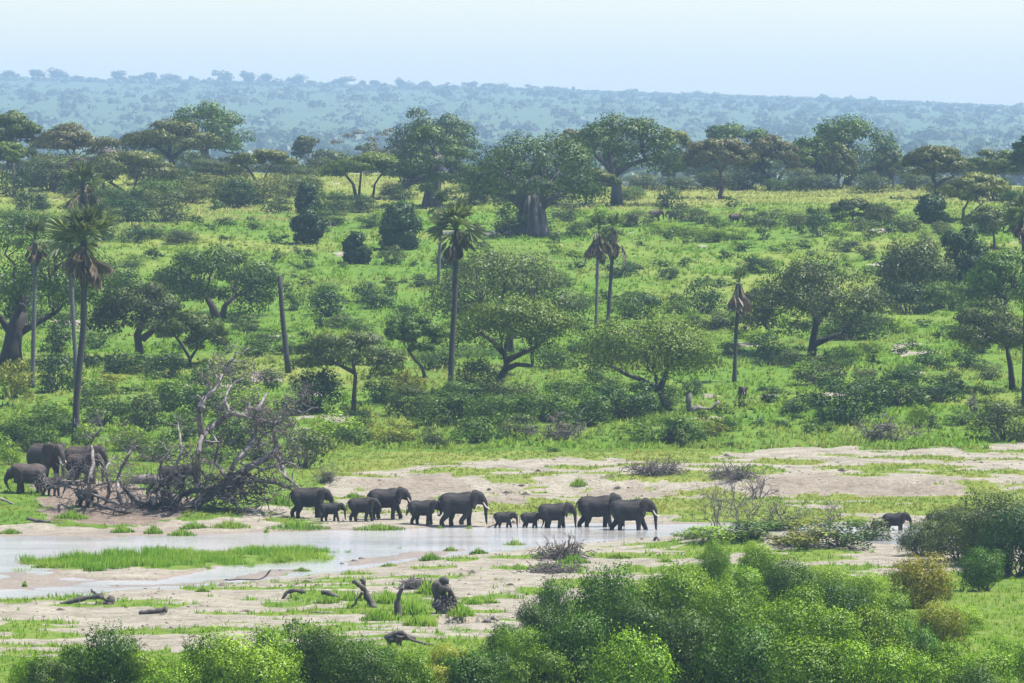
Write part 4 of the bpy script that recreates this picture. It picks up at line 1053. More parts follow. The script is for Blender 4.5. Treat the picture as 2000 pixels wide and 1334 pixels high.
def ellip_loft(T, rings):
    """rings of (x, y, z, ry, rz) lofted along x into a closed tube"""
    S = 14; a = np.arange(S) * 2 * np.pi / S
    R = np.array(rings, float)
    V = np.stack([np.repeat(R[:, :1], S, 1), R[:, 1:2] + R[:, 3:4] * np.cos(a), R[:, 2:3] + R[:, 4:5] * np.sin(a)], -1).reshape(-1, 3)
    n = len(R); i = np.arange(n - 1)[:, None] * S; j = np.arange(S)[None]; k = (j + 1) % S
    T.V.append(V); T.Q.append(np.stack([i + j, i + k, i + S + k, i + S + j], -1).reshape(-1, 4) + T.n)
    b = T.n + n * S
    T.V.append(np.array([R[0, :3], R[-1, :3]]))
    jj = np.arange(S); kk = (jj + 1) % S
    T.T.append(np.stack([np.full(S, b), kk + T.n, jj + T.n], -1)); T.T.append(np.stack([np.full(S, b + 1), jj + T.n + (n - 1) * S, kk + T.n + (n - 1) * S], -1))
    T.n += n * S + 2

def densify(pts, rad, n=14):
    P = np.array(pts, float); R = np.array(rad, float)
    t = np.linspace(0, len(P) - 1, n)
    # Catmull-Rom through the joints
    out = []
    for u in t:
        i = min(int(u), len(P) - 2); f = u - i
        p0 = P[max(i - 1, 0)]; p1 = P[i]; p2 = P[i + 1]; p3 = P[min(i + 2, len(P) - 1)]
        out.append(.5 * ((2 * p1) + (-p0 + p2) * f + (2 * p0 - 5 * p1 + 4 * p2 - p3) * f * f + (-p0 + 3 * p1 - 3 * p2 + p3) * f ** 3))
    return np.array(out), np.interp(t, np.arange(len(R)), R)

def elephant_body(p):
    """unit elephant: shoulder height 1, facing +X, feet on z = 0; returns the raw overlapping volumes"""
    T = Tubes(); calf = p.get('calf', 0)
    hd = p.get('head', 0.0)                       # head lowered (-) or raised (+)
    fat = 1 + p.get('fat', 0) * .1
    ellip_loft(T, [(-.585, 0, .70, .045, .07), (-.555, 0, .70, .13, .17), (-.47, 0, .685, .20, .245), (-.34, 0, .665, .235 * fat, .275), (-.14, 0, .635, .262 * fat, .285), (.04, 0, .63, .262 * fat, .285),
                   (.19, 0, .66, .235, .295), (.31, 0, .70, .20, .265), (.42, 0, .755, .155, .20), (.52, 0, .80, .125, .16)])
    T.add(*densify([(-.50, 0, .86), (-.30, 0, .905), (-.05, 0, .885), (.15, 0, .915), (.28, 0, .925), (.40, 0, .90)], [.05, .075, .07, .075, .075, .07]), 10)   # spine ridge
    hz = .82 + hd; hx = .575 - abs(hd) * .1
    big = 1 + .12 * calf
    ellip_loft(T, [(hx - .17, 0, hz - .01, .06, .09), (hx - .12, 0, hz, .115 * big, .155 * big), (hx - .02, 0, hz + .01, .128 * big, .172 * big), (hx + .07, 0, hz + .0, .115 * big, .150 * big), (hx + .13, 0, hz - .04, .075, .095)])
    ellip_loft(T, [(hx - .08, 0, hz - .12, .05, .06), (hx - .02, 0, hz - .15, .075, .075), (hx + .05, 0, hz - .16, .062, .06), (hx + .10, 0, hz - .17, .03, .03)])                # jaw
    tr = p.get('trunk', 'down')
    base = [(hx + .05, 0, hz - .02), (hx + .125, 0, hz - .12), (hx + .155, 0, hz - .25)]
    tails = {'down': [(hx + .165, 0, .40 + hd * .5), (hx + .17, 0, .22), (hx + .185, 0, .10), (hx + .21, 0, .035)],
             'forward': [(hx + .185, 0, .40 + hd * .5), (hx + .23, 0, .25), (hx + .28, 0, .13), (hx + .34, 0, .08)],
             'back': [(hx + .15, 0, .42 + hd * .5), (hx + .12, 0, .28), (hx + .06, 0, .16), (hx + .0, 0, .12)],
             'curl': [(hx + .14, 0, .46 + hd * .5), (hx + .10, 0, .38), (hx + .04, 0, .36), (hx - .01, 0, .42)],
             'short': [(hx + .17, 0, .46 + hd * .5), (hx + .165, 0, .34), (hx + .16, 0, .26), (hx + .15, 0, .20)]}[tr]
    T.add(*densify(base + tails, [.098, .088, .072, .056, .044, .034, .028], 18), 10)
    fl, fr, hl, hr = p.get('legs', (.18, -.16, -.2, .16))
    for sy, sw in ((1, fl), (-1, fr)):
        y = .135 * sy; hipz = .58
        k = (.26 + math.sin(sw) * .30, y, .30 + abs(sw) * .02); lift = .05 if sw < -.26 else 0
        f = (.265 + math.sin(sw) * .52 - (.05 if lift else 0), y, .06 + lift)
        T.add(*densify([(.25, y * .9, .72), (.255 + math.sin(sw) * .08, y, .50), k, (f[0], y, .13 + lift), (f[0] + .008, y, .04 + lift), (f[0] + .012, y, .002 + lift)], [.12, .115, .082, .070, .078, .082], 16), 10)
    for sy, sw in ((1, hl), (-1, hr)):
        y = .13 * sy
        k = (-.33 + math.sin(sw) * .26 + .045, y, .36); lift = .03 if sw < -.3 else 0
        f = (-.36 + math.sin(sw) * .52, y, .06 + lift)
        T.add(*densify([(-.37, y * .8, .72), (-.36 + math.sin(sw) * .1, y, .54), k, (f[0] - .012, y, .16 + lift), (f[0] + .008, y, .04 + lift), (f[0] + .015, y, .002 + lift)], [.16, .155, .105, .068, .076, .080], 16), 10)
    return T, hx, hz

def ear_mesh(hx, hz, side, flare, size=1.0):
    out = [(.02, .13), (-.05, .165), (-.13, .165), (-.205, .12), (-.25, .03), (-.255, -.07), (-.225, -.17), (-.175, -.26), (-.135, -.33), (-.095, -.31), (-.07, -.22), (-.045, -.12), (-.01, -.03)]
    n = len(out); c = (-.11, -.04)
    V = []; F = []
    rings = [1.0, .72, .42]
    for layer, off in ((0, .008), (1, -.008)):
        for q in rings:
            for (x, z) in out:
                lx = (c[0] + (x - c[0]) * q) * size; lz = (c[1] + (z - c[1]) * q) * size
                d = -lx
                y = .125 + d * math.sin(flare) + .03 * math.sin(lz * 14) * (d / .25) + .02 * (1 - q) + off
                V.append((hx - d * math.cos(flare) - .01, side * y, hz + .02 + lz))
        V.append((hx + c[0] * size * math.cos(flare), side * (.125 - c[0] * size * math.sin(flare) + off + .02), hz + .02 + c[1] * size))
    m = len(rings) * n + 1
    for L_ in (0, 1):
        o = L_ * m
        for k in range(len(rings) - 1):
            for i in range(n):
                j = (i + 1) % n
                f = (o + k * n + i, o + k * n + j, o + (k + 1) * n + j, o + (k + 1) * n + i)
                F.append(f if L_ == 0 else f[::-1])
        for i in range(n):
            j = (i + 1) % n
            a, b_, c_ = o + 2 * n + i, o + 2 * n + j, o + 3 * n
            F.append((a, b_, c_, c_) if L_ == 0 else (c_, c_, b_, a))
    for i in range(n):
        j = (i + 1) % n
        F.append((i, m + i, m + j, j))
    T3 = np.array([f[:3] for f in F if len(set(f)) == 3 and f[2] == f[3]] + [(f[0], f[2], f[3]) for f in F if len(set(f)) == 3 and f[0] == f[1]])
    Q4 = np.array([f for f in F if len(set(f)) == 4])
    return fast_mesh('ear', V, [Q4, T3], None, True)

def elephant(label, box, heading=0.0, group='elephants walking in line along the river', skin='skin', tusks=.0, name='elephant', **p):
    """box: photo x0, x1, feet row, shoulder height in pixels; heading in degrees, 0 = walking to the right"""
    x0, x1, feet, h = box
    a = math.radians(heading)
    base = hit((x0 + x1) / 2 - .1 * h * math.cos(a), feet)
    if p.get('depth'):
        yy = p['depth']; xx = at_depth((x0 + x1) / 2 - .1 * h * math.cos(a), feet, yy).x; base = Vector((xx, yy, gz(xx, yy)))
    S = h * base.y / FPX / .985
    root = empty(name, base, a)
    root.scale = (S, S, S)
    props(root, label, 'elephant', group)
    T, hx, hz = elephant_body(p)
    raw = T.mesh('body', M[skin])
    tmp = bpy.data.objects.new('body', raw); COL.objects.link(tmp)
    tmp.parent = root
    md = tmp.modifiers.new('r', 'REMESH'); md.mode = 'VOXEL'; md.voxel_size = .030
    sm = tmp.modifiers.new('s', 'SMOOTH'); sm.factor = .5; sm.iterations = 5
    BODY.append(tmp)
    fl = p.get('flare', .35) + .15
    for sd_ in (1, -1):
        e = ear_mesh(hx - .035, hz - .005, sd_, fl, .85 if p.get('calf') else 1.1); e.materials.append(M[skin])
        link('ear', e, root)
        ey = Tubes(); ey.add([(hx + .055, sd_ * .095, hz + .01), (hx + .06, sd_ * .113, hz + .01)], [.014, .008], 6)
        link('eye', ey.mesh('eye', M['eye']), root)
        if tusks:
            tk = Tubes(); L = tusks
            tk.add(*densify([(hx + .09, sd_ * .06, hz - .13), (hx + .13 + L * .2, sd_ * (.085), hz - .21 - L * .35), (hx + .15 + L * .75, sd_ * .10, hz - .23 - L * .55)], [.022, .019, .006], 8), 7)
            link('tusk', tk.mesh('tusk', M['ivory']), root)
    tl = Tubes(); lift = p.get('tail', 0)
    if lift: tl.add(*densify([(-.56, 0, .80), (-.63, 0, .80), (-.70, 0, .84), (-.75, 0, .88)], [.022, .016, .012, .014], 8), 6)
    else: tl.add(*densify([(-.56, 0, .82), (-.615, 0, .72), (-.635, 0, .56), (-.625, 0, .42), (-.615, 0, .34)], [.024, .018, .013, .011, .016], 9), 6)
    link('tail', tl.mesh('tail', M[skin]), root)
    return root
BODY = []
G_LINE = 'elephants walking in line along the river'
walk = [(.24, -.20, -.24, .20), (-.18, .22, .20, -.22), (.10, -.12, .26, -.10), (-.26, .12, -.10, .24), (.16, -.28, .05, -.2)]
elephant('large elephant at the tail of the line, beside the dead tree', (563, 656, 1012, 61), -3, legs=(-.05, .20, -.34, .05), trunk='back', head=-.05)
elephant('small calf beside the last large elephant of the line', (620, 680, 1018, 37), 0, calf=1, legs=walk[1], trunk='down', head=-.03, flare=.5)
elephant('half-grown elephant walking in front of a larger one, after the calf', (678, 746, 1018, 47), -4, legs=walk[0], trunk='back', head=-.04)
elephant('large elephant partly hidden behind the half-grown one', (718, 804, 1014, 61), 2, legs=(.34, -.14, .2, -.1), trunk='back', tusks=.10)
elephant('half-grown elephant following the tusked cow, its tail swung out', (797, 864, 1025, 49), -3, legs=walk[2], trunk='curl', head=-.03)
elephant('tusked elephant leading two small calves, at the water edge', (857, 953, 1028, 68), 0, legs=(-.02, -.34, .22, -.28), trunk='down', tusks=.17, head=.01, fat=.4)
elephant('small calf walking just ahead of the tusked cow', (966, 1010, 1033, 34), 2, calf=1, legs=walk[0], trunk='down', head=-.02, flare=.3)
elephant('small calf close behind the elephant with its tail up', (1018, 1062, 1034, 34), 0, calf=1, legs=walk[3], trunk='back', head=-.05, flare=.3)
elephant('slim young elephant in the river with its tail raised', (1050, 1127, 1036, 54), 0, legs=(.12, -.2, .14, .3), trunk='down', tail=1, head=.0, flare=.6)
elephant('large elephant in the river half hidden behind the leading bull', (1122, 1226, 1034, 67), 0, legs=(-.1, .2, -.3, .1), trunk='down', head=.03, flare=.6)
elephant('leading tusked bull wading at the front of the line', (1182, 1292, 1041, 67), -3, legs=(.36, -.02, -.30, .16), trunk='down', tusks=.17, head=-.01, fat=.5)
G_LEFT = 'elephants on the left bank by the dead tree'
elephant('big dusty tusked elephant on the left bank, facing the camera', (50, 136, 942, 77), -48, G_LEFT, 'skin_red', .22, legs=(.1, -.1, -.1, .12), trunk='down', head=.0, flare=.75)
elephant('elephant standing behind the others on the left bank', (128, 208, 934, 64), -14, G_LEFT, 'skin_red', legs=(.05, -.05, 0, .1), trunk='down', flare=.5)
elephant('tusked elephant right of the big dusty one, behind dead twigs', (126, 208, 946, 61), -28, G_LEFT, 'skin_red', .16, legs=(.1, -.1, .1, -.1), trunk='down', flare=.4)
elephant('dusty elephant facing left with its head down at the far left', (12, 86, 964, 60), 190, G_LEFT, 'skin_red', legs=(.1, -.2, .1, -.1), trunk='back', head=-.14, flare=.4)
elephant('small calf between the left-facing elephant and the dead twigs', (78, 132, 968, 37), -20, G_LEFT, 'skin_red', calf=1, legs=walk[2], trunk='back', head=-.06)
elephant('calf coming down the brown earth ramp behind dead twigs', (146, 198, 990, 35), -22, G_LEFT, calf=1, legs=walk[0], trunk='back', head=-.06)
elephant('elephant mostly hidden behind the fallen dead tree, facing right', (310, 384, 962, 54), -10, G_LEFT, legs=walk[1], trunk='down')
elephant('elephant walking behind the right branches of the fallen tree', (438, 482, 974, 52), -68, G_LEFT, 'skin_red', legs=walk[0], trunk='down', flare=.5)
G_RIGHT = 'elephants in the river at right'
elephant('young elephant standing in the river at right, between bushes', (1728, 1776, 1042, 41), -8, G_RIGHT, legs=(.05, -.08, .05, -.05), trunk='short')
elephant('tiny calf left of the young elephant in the river at right', (1700, 1730, 1040, 22), 165, G_RIGHT, calf=1, legs=walk[1], trunk='short', head=-.05)
elephant('elephant mostly hidden behind the grey bush at right', (1812, 1852, 1036, 34), 10, G_RIGHT, legs=walk[1], trunk='back')
G_UP = 'elephants far up on the slope'
elephant('far elephant browsing among bushes below the plateau, facing right', (1260, 1304, 432, 22), 10, G_UP, 'skin_red', trunk='down')
elephant('far elephant half hidden right of the browsing one', (1298, 1326, 430, 18), 170, G_UP, 'skin_red', trunk='curl')
elephant('lone far elephant among bushes at the right of the slope', (1420, 1456, 438, 21), 15, G_UP, 'skin_red', trunk='back', flare=.6)
elephant('very small far calf left of the browsing far elephants', (1216, 1236, 438, 13), 0, G_UP, 'skin_red', calf=1, trunk='back')
elephant('elephant facing the camera in the grass, near the solitary palm', (1434, 1466, 784, 29), -86, G_UP, 'skin_red', .13, legs=(.05, -.05, 0, .05), trunk='short', flare=.5)
dg = bpy.context.evaluated_depsgraph_get()
for o in BODY:
    me = bpy.data.meshes.new_from_object(o.evaluated_get(dg))
    me.polygons.foreach_set('use_smooth', np.ones(len(me.polygons), bool))
    o.modifiers.clear(); o.data = me

# ------------------------------------------------------------------ fallen dead tree
def px3(px, row, D, dy=0.0):
    return np.array(at_depth(px, row, D + dy))
DT = 479.0
fb = at_depth(340, 1024, DT); fb.z = gz(fb.x, DT)
fallen = props(empty('fallen_tree', fb), 'huge grey dead tree fallen on the left bank, tangled bare branches', 'dead tree')
rf = np.random.default_rng(12)
def rel(pts, r=.6):
    out = [px3(a, c, DT, d[0] if d else rf.normal(0, r)) for a, c, *d in pts]
    return [p - np.array(fb) for p in out]
def off(T, P, R, n, Ls, lv, sides=5):
    """crooked side branches along a limb"""
    P = np.asarray(P)
    for _ in range(n):
        t = rf.uniform(.2, 1); k = min(int(t * (len(P) - 1)), len(P) - 2)
        b_ = P[k] + (P[k + 1] - P[k]) * (t * (len(P) - 1) - k)
        d = (P[k + 1] - P[k]); d /= np.linalg.norm(d) + 1e-9
        nd = d * .5 + rf.normal(size=3) * .75; nd[2] += .18; nd /= np.linalg.norm(nd)
        L = Ls * rf.uniform(.5, 1.25)
        Q = crooked(b_, b_ + nd * L, 6, .11, rf)
        T.add(Q, np.linspace(R, max(.02, R * .35), 6), sides)
        if lv > 0: off(T, Q, R * .5, int(rf.integers(3, 6)), L * .6, lv - 1, 4)
trunk = Tubes()
P, R = densify(rel([(322, 1030, 0), (350, 1008, 0), (395, 975, 0), (440, 945, .5), (478, 918, .5), (536, 886, 1)]), [.62, .52, .42, .36, .32, .26], 20)
trunk.add(P, R, 10)
link('trunk', trunk.mesh('trunk', M['dead']), fallen)
LIMBS = [([(536, 886), (540, 868), (534, 840), (538, 812)], .20, 'dead'), ([(534, 886), (552, 910), (560, 932), (584, 952)], .17, 'dead'), ([(392, 980), (386, 930), (386, 890), (394, 852)], .30, 'dead'),
         ([(394, 852), (420, 828), (450, 806), (470, 812), (484, 800), (510, 798)], .24, 'dead'), ([(394, 852), (390, 802), (402, 775), (420, 763), (436, 731), (455, 699)], .22, 'dead'),
         ([(440, 945), (462, 898), (498, 851), (502, 806), (520, 770)], .20, 'dead'), ([(328, 1004), (357, 966), (394, 956), (448, 946), (500, 940)], .24, 'dead_dark'), ([(340, 1020), (300, 985), (262, 975), (240, 950)], .26, 'dead_dark'),
         ([(255, 962), (269, 980), (290, 976), (297, 948), (338, 933)], .20, 'dead_dark'), ([(172, 990), (174, 945), (182, 899), (178, 864), (198, 838)], .17, 'dead'), ([(330, 1030), (290, 1005), (240, 1000), (190, 985), (150, 965)], .2, 'dead_dark'),
         ([(470, 920), (500, 935), (540, 945), (575, 958)], .16, 'dead_dark'), ([(350, 1010), (368, 1030), (375, 1042)], .18, 'dead_dark'), ([(420, 960), (450, 975), (470, 1000)], .14, 'dead_dark'), ([(240, 990), (230, 955), (236, 920), (250, 890), (262, 868)], .17, 'dead'),
         ([(300, 985), (316, 950), (312, 915), (330, 880)], .15, 'dead'), ([(536, 830), (560, 800), (590, 806)], .10, 'dead'), ([(180, 930), (150, 940), (110, 938)], .09, 'dead'), ([(230, 985), (190, 970), (130, 950), (90, 955)], .12, 'dead'),
         ([(450, 806), (440, 780), (452, 752), (480, 738)], .12, 'dead'), ([(500, 830), (520, 822), (548, 838), (566, 862)], .11, 'dead'), ([(200, 1000), (214, 960), (206, 925), (222, 890)], .12, 'dead'), ([(150, 985), (170, 960), (200, 945), (235, 940)], .10, 'dead'), ([(440, 930), (420, 900), (428, 870), (410, 845)], .14, 'dead'), ([(520, 890), (505, 870), (516, 845)], .12, 'dead'), ([(470, 905), (520, 915), (560, 905), (585, 915)], .11, 'dead'), ([(300, 960), (340, 915), (355, 875), (348, 830)], .14, 'dead')]
tw = Tubes()
for pts, r_, m in LIMBS:
    P, R = densify(rel(pts, 1.6), np.linspace(r_ * 1.25, r_ * .55, len(pts)), 14)
    P = P + rf.normal(0, .05, P.shape)
    T = Tubes(); T.add(P, R, 7)
    off(T, P, r_ * .42, 5, 2.1, 0, 5)
    link('limb', T.mesh('limb', M[m]), fallen)
    off(tw, P, r_ * .33, 6, 2.3, 2, 3)
props(link('twigs', tw.mesh('twigs', M['twig']), fallen), kind='stuff')
# tangled flood debris under it
tw = Tubes()
for _ in range(420):
    px, ro = rf.uniform(235, 520), rf.uniform(985, 1042)
    if px > 400: ro = rf.uniform(930, 985)
    c = px3(px, ro, DT, rf.normal(0, 1.2)) - np.array(fb)
    d = rf.normal(size=3); d[2] *= .5; d /= np.linalg.norm(d)
    L = rf.uniform(.5, 1.6)
    tw.add(crooked(c - d * L, c + d * L, 5, .1, rf), np.linspace(.05, .015, 5) * rf.uniform(.6, 1.5), 4)
props(link('debris', tw.mesh('debris', M['dead_dark']), fallen), kind='stuff')
rw = Tubes()
for k in range(46):
    a = rf.uniform(0, 2 * math.pi); el = rf.uniform(-.3, 1.2); L = rf.uniform(.5, 1.3)
    d = np.array([math.cos(a) * math.cos(el), math.sin(a) * math.cos(el), math.sin(el)])
    rw.add(crooked(np.array([-.5, 0, .35]), np.array([-.5, 0, .5]) + d * L, 5, .1, rf), np.linspace(.2, .04, 5), 5)
link('root_plate', rw.mesh('root_plate', M['dead_dark']), fallen)
# pale fallen log behind it
b = hit(300, 955); T = Tubes(); s = b.y / FPX
T.add(*densify([np.array(at_depth(a, c, b.y)) - np.array(b) for a, c in ((256, 938), (290, 936), (330, 940), (352, 946))], [.36, .44, .46, .38], 10), 10)
props(link('log', T.mesh('log', M['dead']), loc=b), 'pale thick log lying behind the fallen dead tree', 'log')

# ------------------------------------------------------------------ driftwood and stumps on the sand
def wood(name, label, foot, paths, mat='dead_dark', cat='driftwood', twigs=0, group='driftwood on the near sand bank', tl=.6, lump=0):
    b = hit(*foot); s = b.y / FPX; T = Tubes(); r = np.random.default_rng(abs(hash(label)) % 9999 if False else len(label) * 7 + int(foot[0]))
    for pts, r0, r1 in paths:
        P, R = densify([np.array(at_depth(px, ro, b.y)) - np.array(b) + np.array([0, r.normal(0, .15), 0]) for px, ro in pts], np.linspace(r0, r1, len(pts)) * s, 10)
        P = P + r.normal(0, .03, P.shape); R = R * (1 + .2 * r.normal(size=len(R)))
        T.add(P, np.maximum(R, .012), 7)
        for _ in range(twigs):
            k = r.integers(1, 9); d = r.normal(size=3); d /= np.linalg.norm(d)
            T.add(crooked(P[k], P[k] + d * tl * r.uniform(.4, 1.2), 4, .1, r), [.035, .028, .02, .01], 4)
    for _ in range(lump):
        d = r.normal(size=3); d /= np.linalg.norm(d); d[2] = abs(d[2]); c = np.array([r.normal(0, .3), r.normal(0, .3), .5 + r.uniform(0, .8)])
        T.add(crooked(c, c + d * r.uniform(.3, .9) + np.array([0, 0, -.4]), 5, .12, r), np.linspace(.06, .012, 5), 4)
    o = link(name, T.mesh(name, M[mat]), loc=b)
    return props(o, label, cat, group)
wood('forked_stump', 'forked dark stump standing in the grass on the sand bank', (728, 1186), [([(731, 1190), (722, 1172), (712, 1152), (708, 1130)], 7, 4.5), ([(712, 1150), (700, 1140), (689, 1136)], 5, 3), ([(708, 1158), (698, 1172), (687, 1186)], 3.2, 2.2)], cat='stump')
wood('slim_stump', 'slim leaning dark stump right of the forked one', (780, 1206), [([(780, 1210), (777, 1185), (780, 1162), (786, 1148)], 7, 3.5), ([(786, 1150), (789, 1143)], 3, 1)], cat='stump')
wood('root_stump', 'uprooted stump with shaggy roots on the sand bank', (868, 1198), [([(868, 1202), (860, 1178), (858, 1156), (866, 1142)], 12, 15), ([(875, 1150), (885, 1165), (893, 1190), (895, 1210)], 5, 2), ([(866, 1165), (880, 1185), (884, 1205)], 7, 3), ([(850, 1150), (858, 1138), (874, 1134)], 9, 8), ([(858, 1180), (872, 1170), (888, 1168)], 9, 5)], cat='stump', lump=70, twigs=6)
wood('root_tangle', 'arched root tangle at the edge of the foreground bushes', (785, 1262), [([(755, 1250), (772, 1238), (790, 1236), (806, 1250), (846, 1262)], 7, 3), ([(780, 1240), (779, 1262), (782, 1290)], 7, 4), ([(760, 1254), (782, 1246), (812, 1246)], 5, 4)], twigs=4)
wood('broken_log', 'low dark log end lying left of the forked stump', (575, 1168), [([(550, 1170), (562, 1158), (574, 1153), (595, 1156)], 3, 5)])
wood('broken_log', 'short charred log right of the dark log end', (646, 1166), [([(628, 1156), (645, 1160), (662, 1166)], 5, 4.5)])
wood('flat_log', 'thin pale plank-like log lying flat on the sand', (628, 1197), [([(604, 1196), (630, 1196), (652, 1197)], 2, 2)], 'dead')
wood('drift_log', 'long dark driftwood log with an upright stump at left', (165, 1180), [([(110, 1183), (140, 1174), (170, 1168), (198, 1164)], 3.5, 6), ([(213, 1192), (215, 1180), (217, 1170)], 10, 6), ([(214, 1178), (195, 1164), (178, 1152)], 4, 2), ([(206, 1176), (192, 1186)], 4, 3)], twigs=2)
wood('drift_mound', 'low heap of dark driftwood right of the long log', (310, 1198), [([(272, 1198), (300, 1194), (326, 1190)], 5, 7), ([(285, 1200), (310, 1198), (322, 1200)], 4, 4)], twigs=5, tl=.4)
wood('curved_branch', 'curved thin branch sticking up beside the narrow channel', (500, 1134), [([(440, 1133), (470, 1132), (500, 1131), (518, 1126), (528, 1113)], 1.6, 1.8)])
wood('bent_root', 'bent grey root arching over the small pool', (955, 1216), [([(935, 1218), (950, 1212), (962, 1206), (973, 1212)], 3, 4)], 'dead')
wood('small_snag', 'small dark snag in the river below the leading bull', (1281, 1056), [([(1276, 1056), (1282, 1050), (1288, 1056)], 3, 2)], group='snags by the water')
wood('twisted_log', 'twisted grey log with a curved horn-like branch near the grass-standing elephant', (1350, 808), [([(1348, 808), (1345, 788), (1346, 768)], 6, 4.5), ([(1350, 800), (1366, 797), (1388, 798), (1404, 784)], 6, 2)], 'dead', group='logs on the far bank')
wood('lying_branch', 'long thin branch slanting down the left bank', (30, 985), [([(-4, 972), (20, 982), (54, 998)], 2.6, 2)], 'dead', group='logs on the far bank')
wood('lying_branch', 'dark branch lying along the muddy left shore', (90, 1020), [([(52, 1012), (80, 1018), (104, 1020), (124, 1022)], 3.4, 2.4)], group='logs on the far bank', twigs=2)
wood('lying_branch', 'thin dark stick lying at the trunk tip of the tusked cow', (950, 1031), [([(905, 1032), (930, 1032), (952, 1031), (966, 1024)], 1.6, 1.2)], group='logs on the far bank')
# ------------------------------------------------------------------ bushes
def bush_proto(seed, n, leaf, nclump, shape):
    """unit bush: 1 wide, 1 high, standing on z = 0"""
    r = np.random.default_rng(500 + seed); C = []
    for i in range(nclump):
        th = r.uniform(0, 2 * math.pi)
        if shape == 'tall':
            q = r.uniform(.05, .92); w = math.sqrt(max(.04, 1 - (abs(q - .38) / .64) ** 2)) * .36
        elif shape == 'spread':
            q = r.uniform(.05, .8); w = .42 * math.sqrt(max(.03, 1 - (q / .92) ** 2))
        else:
            q = r.uniform(.05, .86); w = .40 * math.sqrt(max(.03, 1 - (abs(q - .28) / .70) ** 2))
        rho = w * math.sqrt(r.uniform(.25, 1))
        rr = r.uniform(.09, .22) * (1.25 if nclump < 16 else 1)
        C.append((np.array([rho * math.cos(th), rho * math.sin(th), .04 + q * .86]), (rr, rr, rr * r.uniform(.75, 1.1))))
    C.append((np.array([0, 0, .30]), (.26, .26, .27) if n < 9000 else (.2, .2, .24)))
    V, Fc, Nn = clump_leaves(C, n, leaf, r, low_cut=-.8, shell=.55 if n < 9000 else .66, jitter=.6)
    if n > 2500:      # upright sprigs that break the outline
        sp = []
        for c, q in C[:-1]:
            for _ in range(3):
                d = r.normal(size=3); d[2] = abs(d[2]) + .6; d /= np.linalg.norm(d)
                t = np.linspace(.6, 1.5, 9)
                sp.append(c[None] + d[None] * q[0] * t[:, None] + r.normal(0, .008, (9, 3)))
        S = np.concatenate(sp)
        V2, F2 = leaf_quads(S, r.normal(size=S.shape) + [0, 0, .5], np.full(len(S), leaf) * r.uniform(.7, 1.2, len(S)), r)
        Fc = np.concatenate([Fc, F2 + len(V)]); V = np.concatenate([V, V2])
        sn = S - np.array([0, 0, .35]); sn /= np.linalg.norm(sn, axis=1, keepdims=True); Nn = np.concatenate([Nn, np.repeat(sn, 4, 0)])
    V[:, 2] = np.maximum(V[:, 2], -.02)
    fol = fast_mesh('foliage', V, Fc, M['mid'], normals=Nn)
    T = Tubes()
    for c, q in C[:-1][:14]:
        T.add(crooked((c[0] * .15, c[1] * .15, -.03), c, 5, .06, r), np.linspace(.016, .005, 5), 4)
    return fol, T.mesh('stems', M['twig'])
PROTO = {}
for kind, n, leaf, ncl, cnt in (('s', 230, .135, 9, 6), ('m', 1500, .060, 18, 8), ('l', 4000, .040, 28, 6), ('f', 11500, .029, 34, 8)):
    PROTO[kind] = [bush_proto(hash_ * 31 + len(kind) + n, n, leaf, ncl, ('round', 'spread', 'round', 'tall')[hash_ % 4] if kind != 'f' else ('round', 'spread')[hash_ % 2]) for hash_ in range(cnt)]
# wispy twig shrubs
TWIGS = [bare_tree_mesh(np.random.default_rng(80 + k), 1.0, 1.1, 9, 2, .016, 'branches', 'twig', .35, (3, 5)) for k in range(4)]
LOOK = {'d': ('dark', 'dark green bush'), 'm': ('mid', 'green bush'), 'g': ('grey', 'grey-green bush'), 'l': ('lime', 'light green bush'), 'o': ('olive', 'olive thorn bush'), 'y': ('yellow', 'golden yellow bush'),
        'n': ('gold', 'yellowish green bush'), 'p': ('purple', 'leafless purple-grey shrub'), 'f': ('fore', 'bright green leafy bush'), 'k': ('fore2', 'deep green leafy bush')}
BUSHES = []
def bush(px, row, w, h, kind, fg=False, spot=None, auto=False):
    i = len(BUSHES)
    b = hit(px, row) if spot is None else Vector(spot)
    s = b.y / FPX
    W, Hh = w * s, h * s
    if kind == 'p':
        o = empty('bare_shrub', b, i * 1.3)
        link('branches', TWIGS[i % 4], o, scale=(W * .95, W * .95, Hh * 1.0))
        k = 's' if W < 2 else 'm'
        fo = PROTO[k][i % len(PROTO[k])]
        link('foliage', fo[0], o, scale=(W * .7, W * .7, Hh * .6), mat=M['purple'])
        nm = 'bare_shrub'
    else:
        k = 'f' if fg else ('s' if W < 2.2 else 'm' if W < 5.2 else 'l')
        fo, st = PROTO[k][(i * 5 + int(px)) % len(PROTO[k])]
        if k == 's':
            o = link('bush', fo, loc=b, rot=(0, 0, i * 1.7), scale=(W * 1.08, W * 1.08, Hh * 1.08), mat=M[LOOK[kind][0]])
        else:
            o = empty('bush', b, i * 1.7)
            link('foliage', fo, o, scale=(W * 1.2, W * 1.2, Hh * 1.16) if not fg else (W * 1.0, W * 1.0, Hh * 1.16), mat=M[LOOK[kind][0]])
            link('stems', st, o, scale=(W, W, Hh))
    BUSHES.append((o, px, row, w, h, kind, fg, auto))
    return o
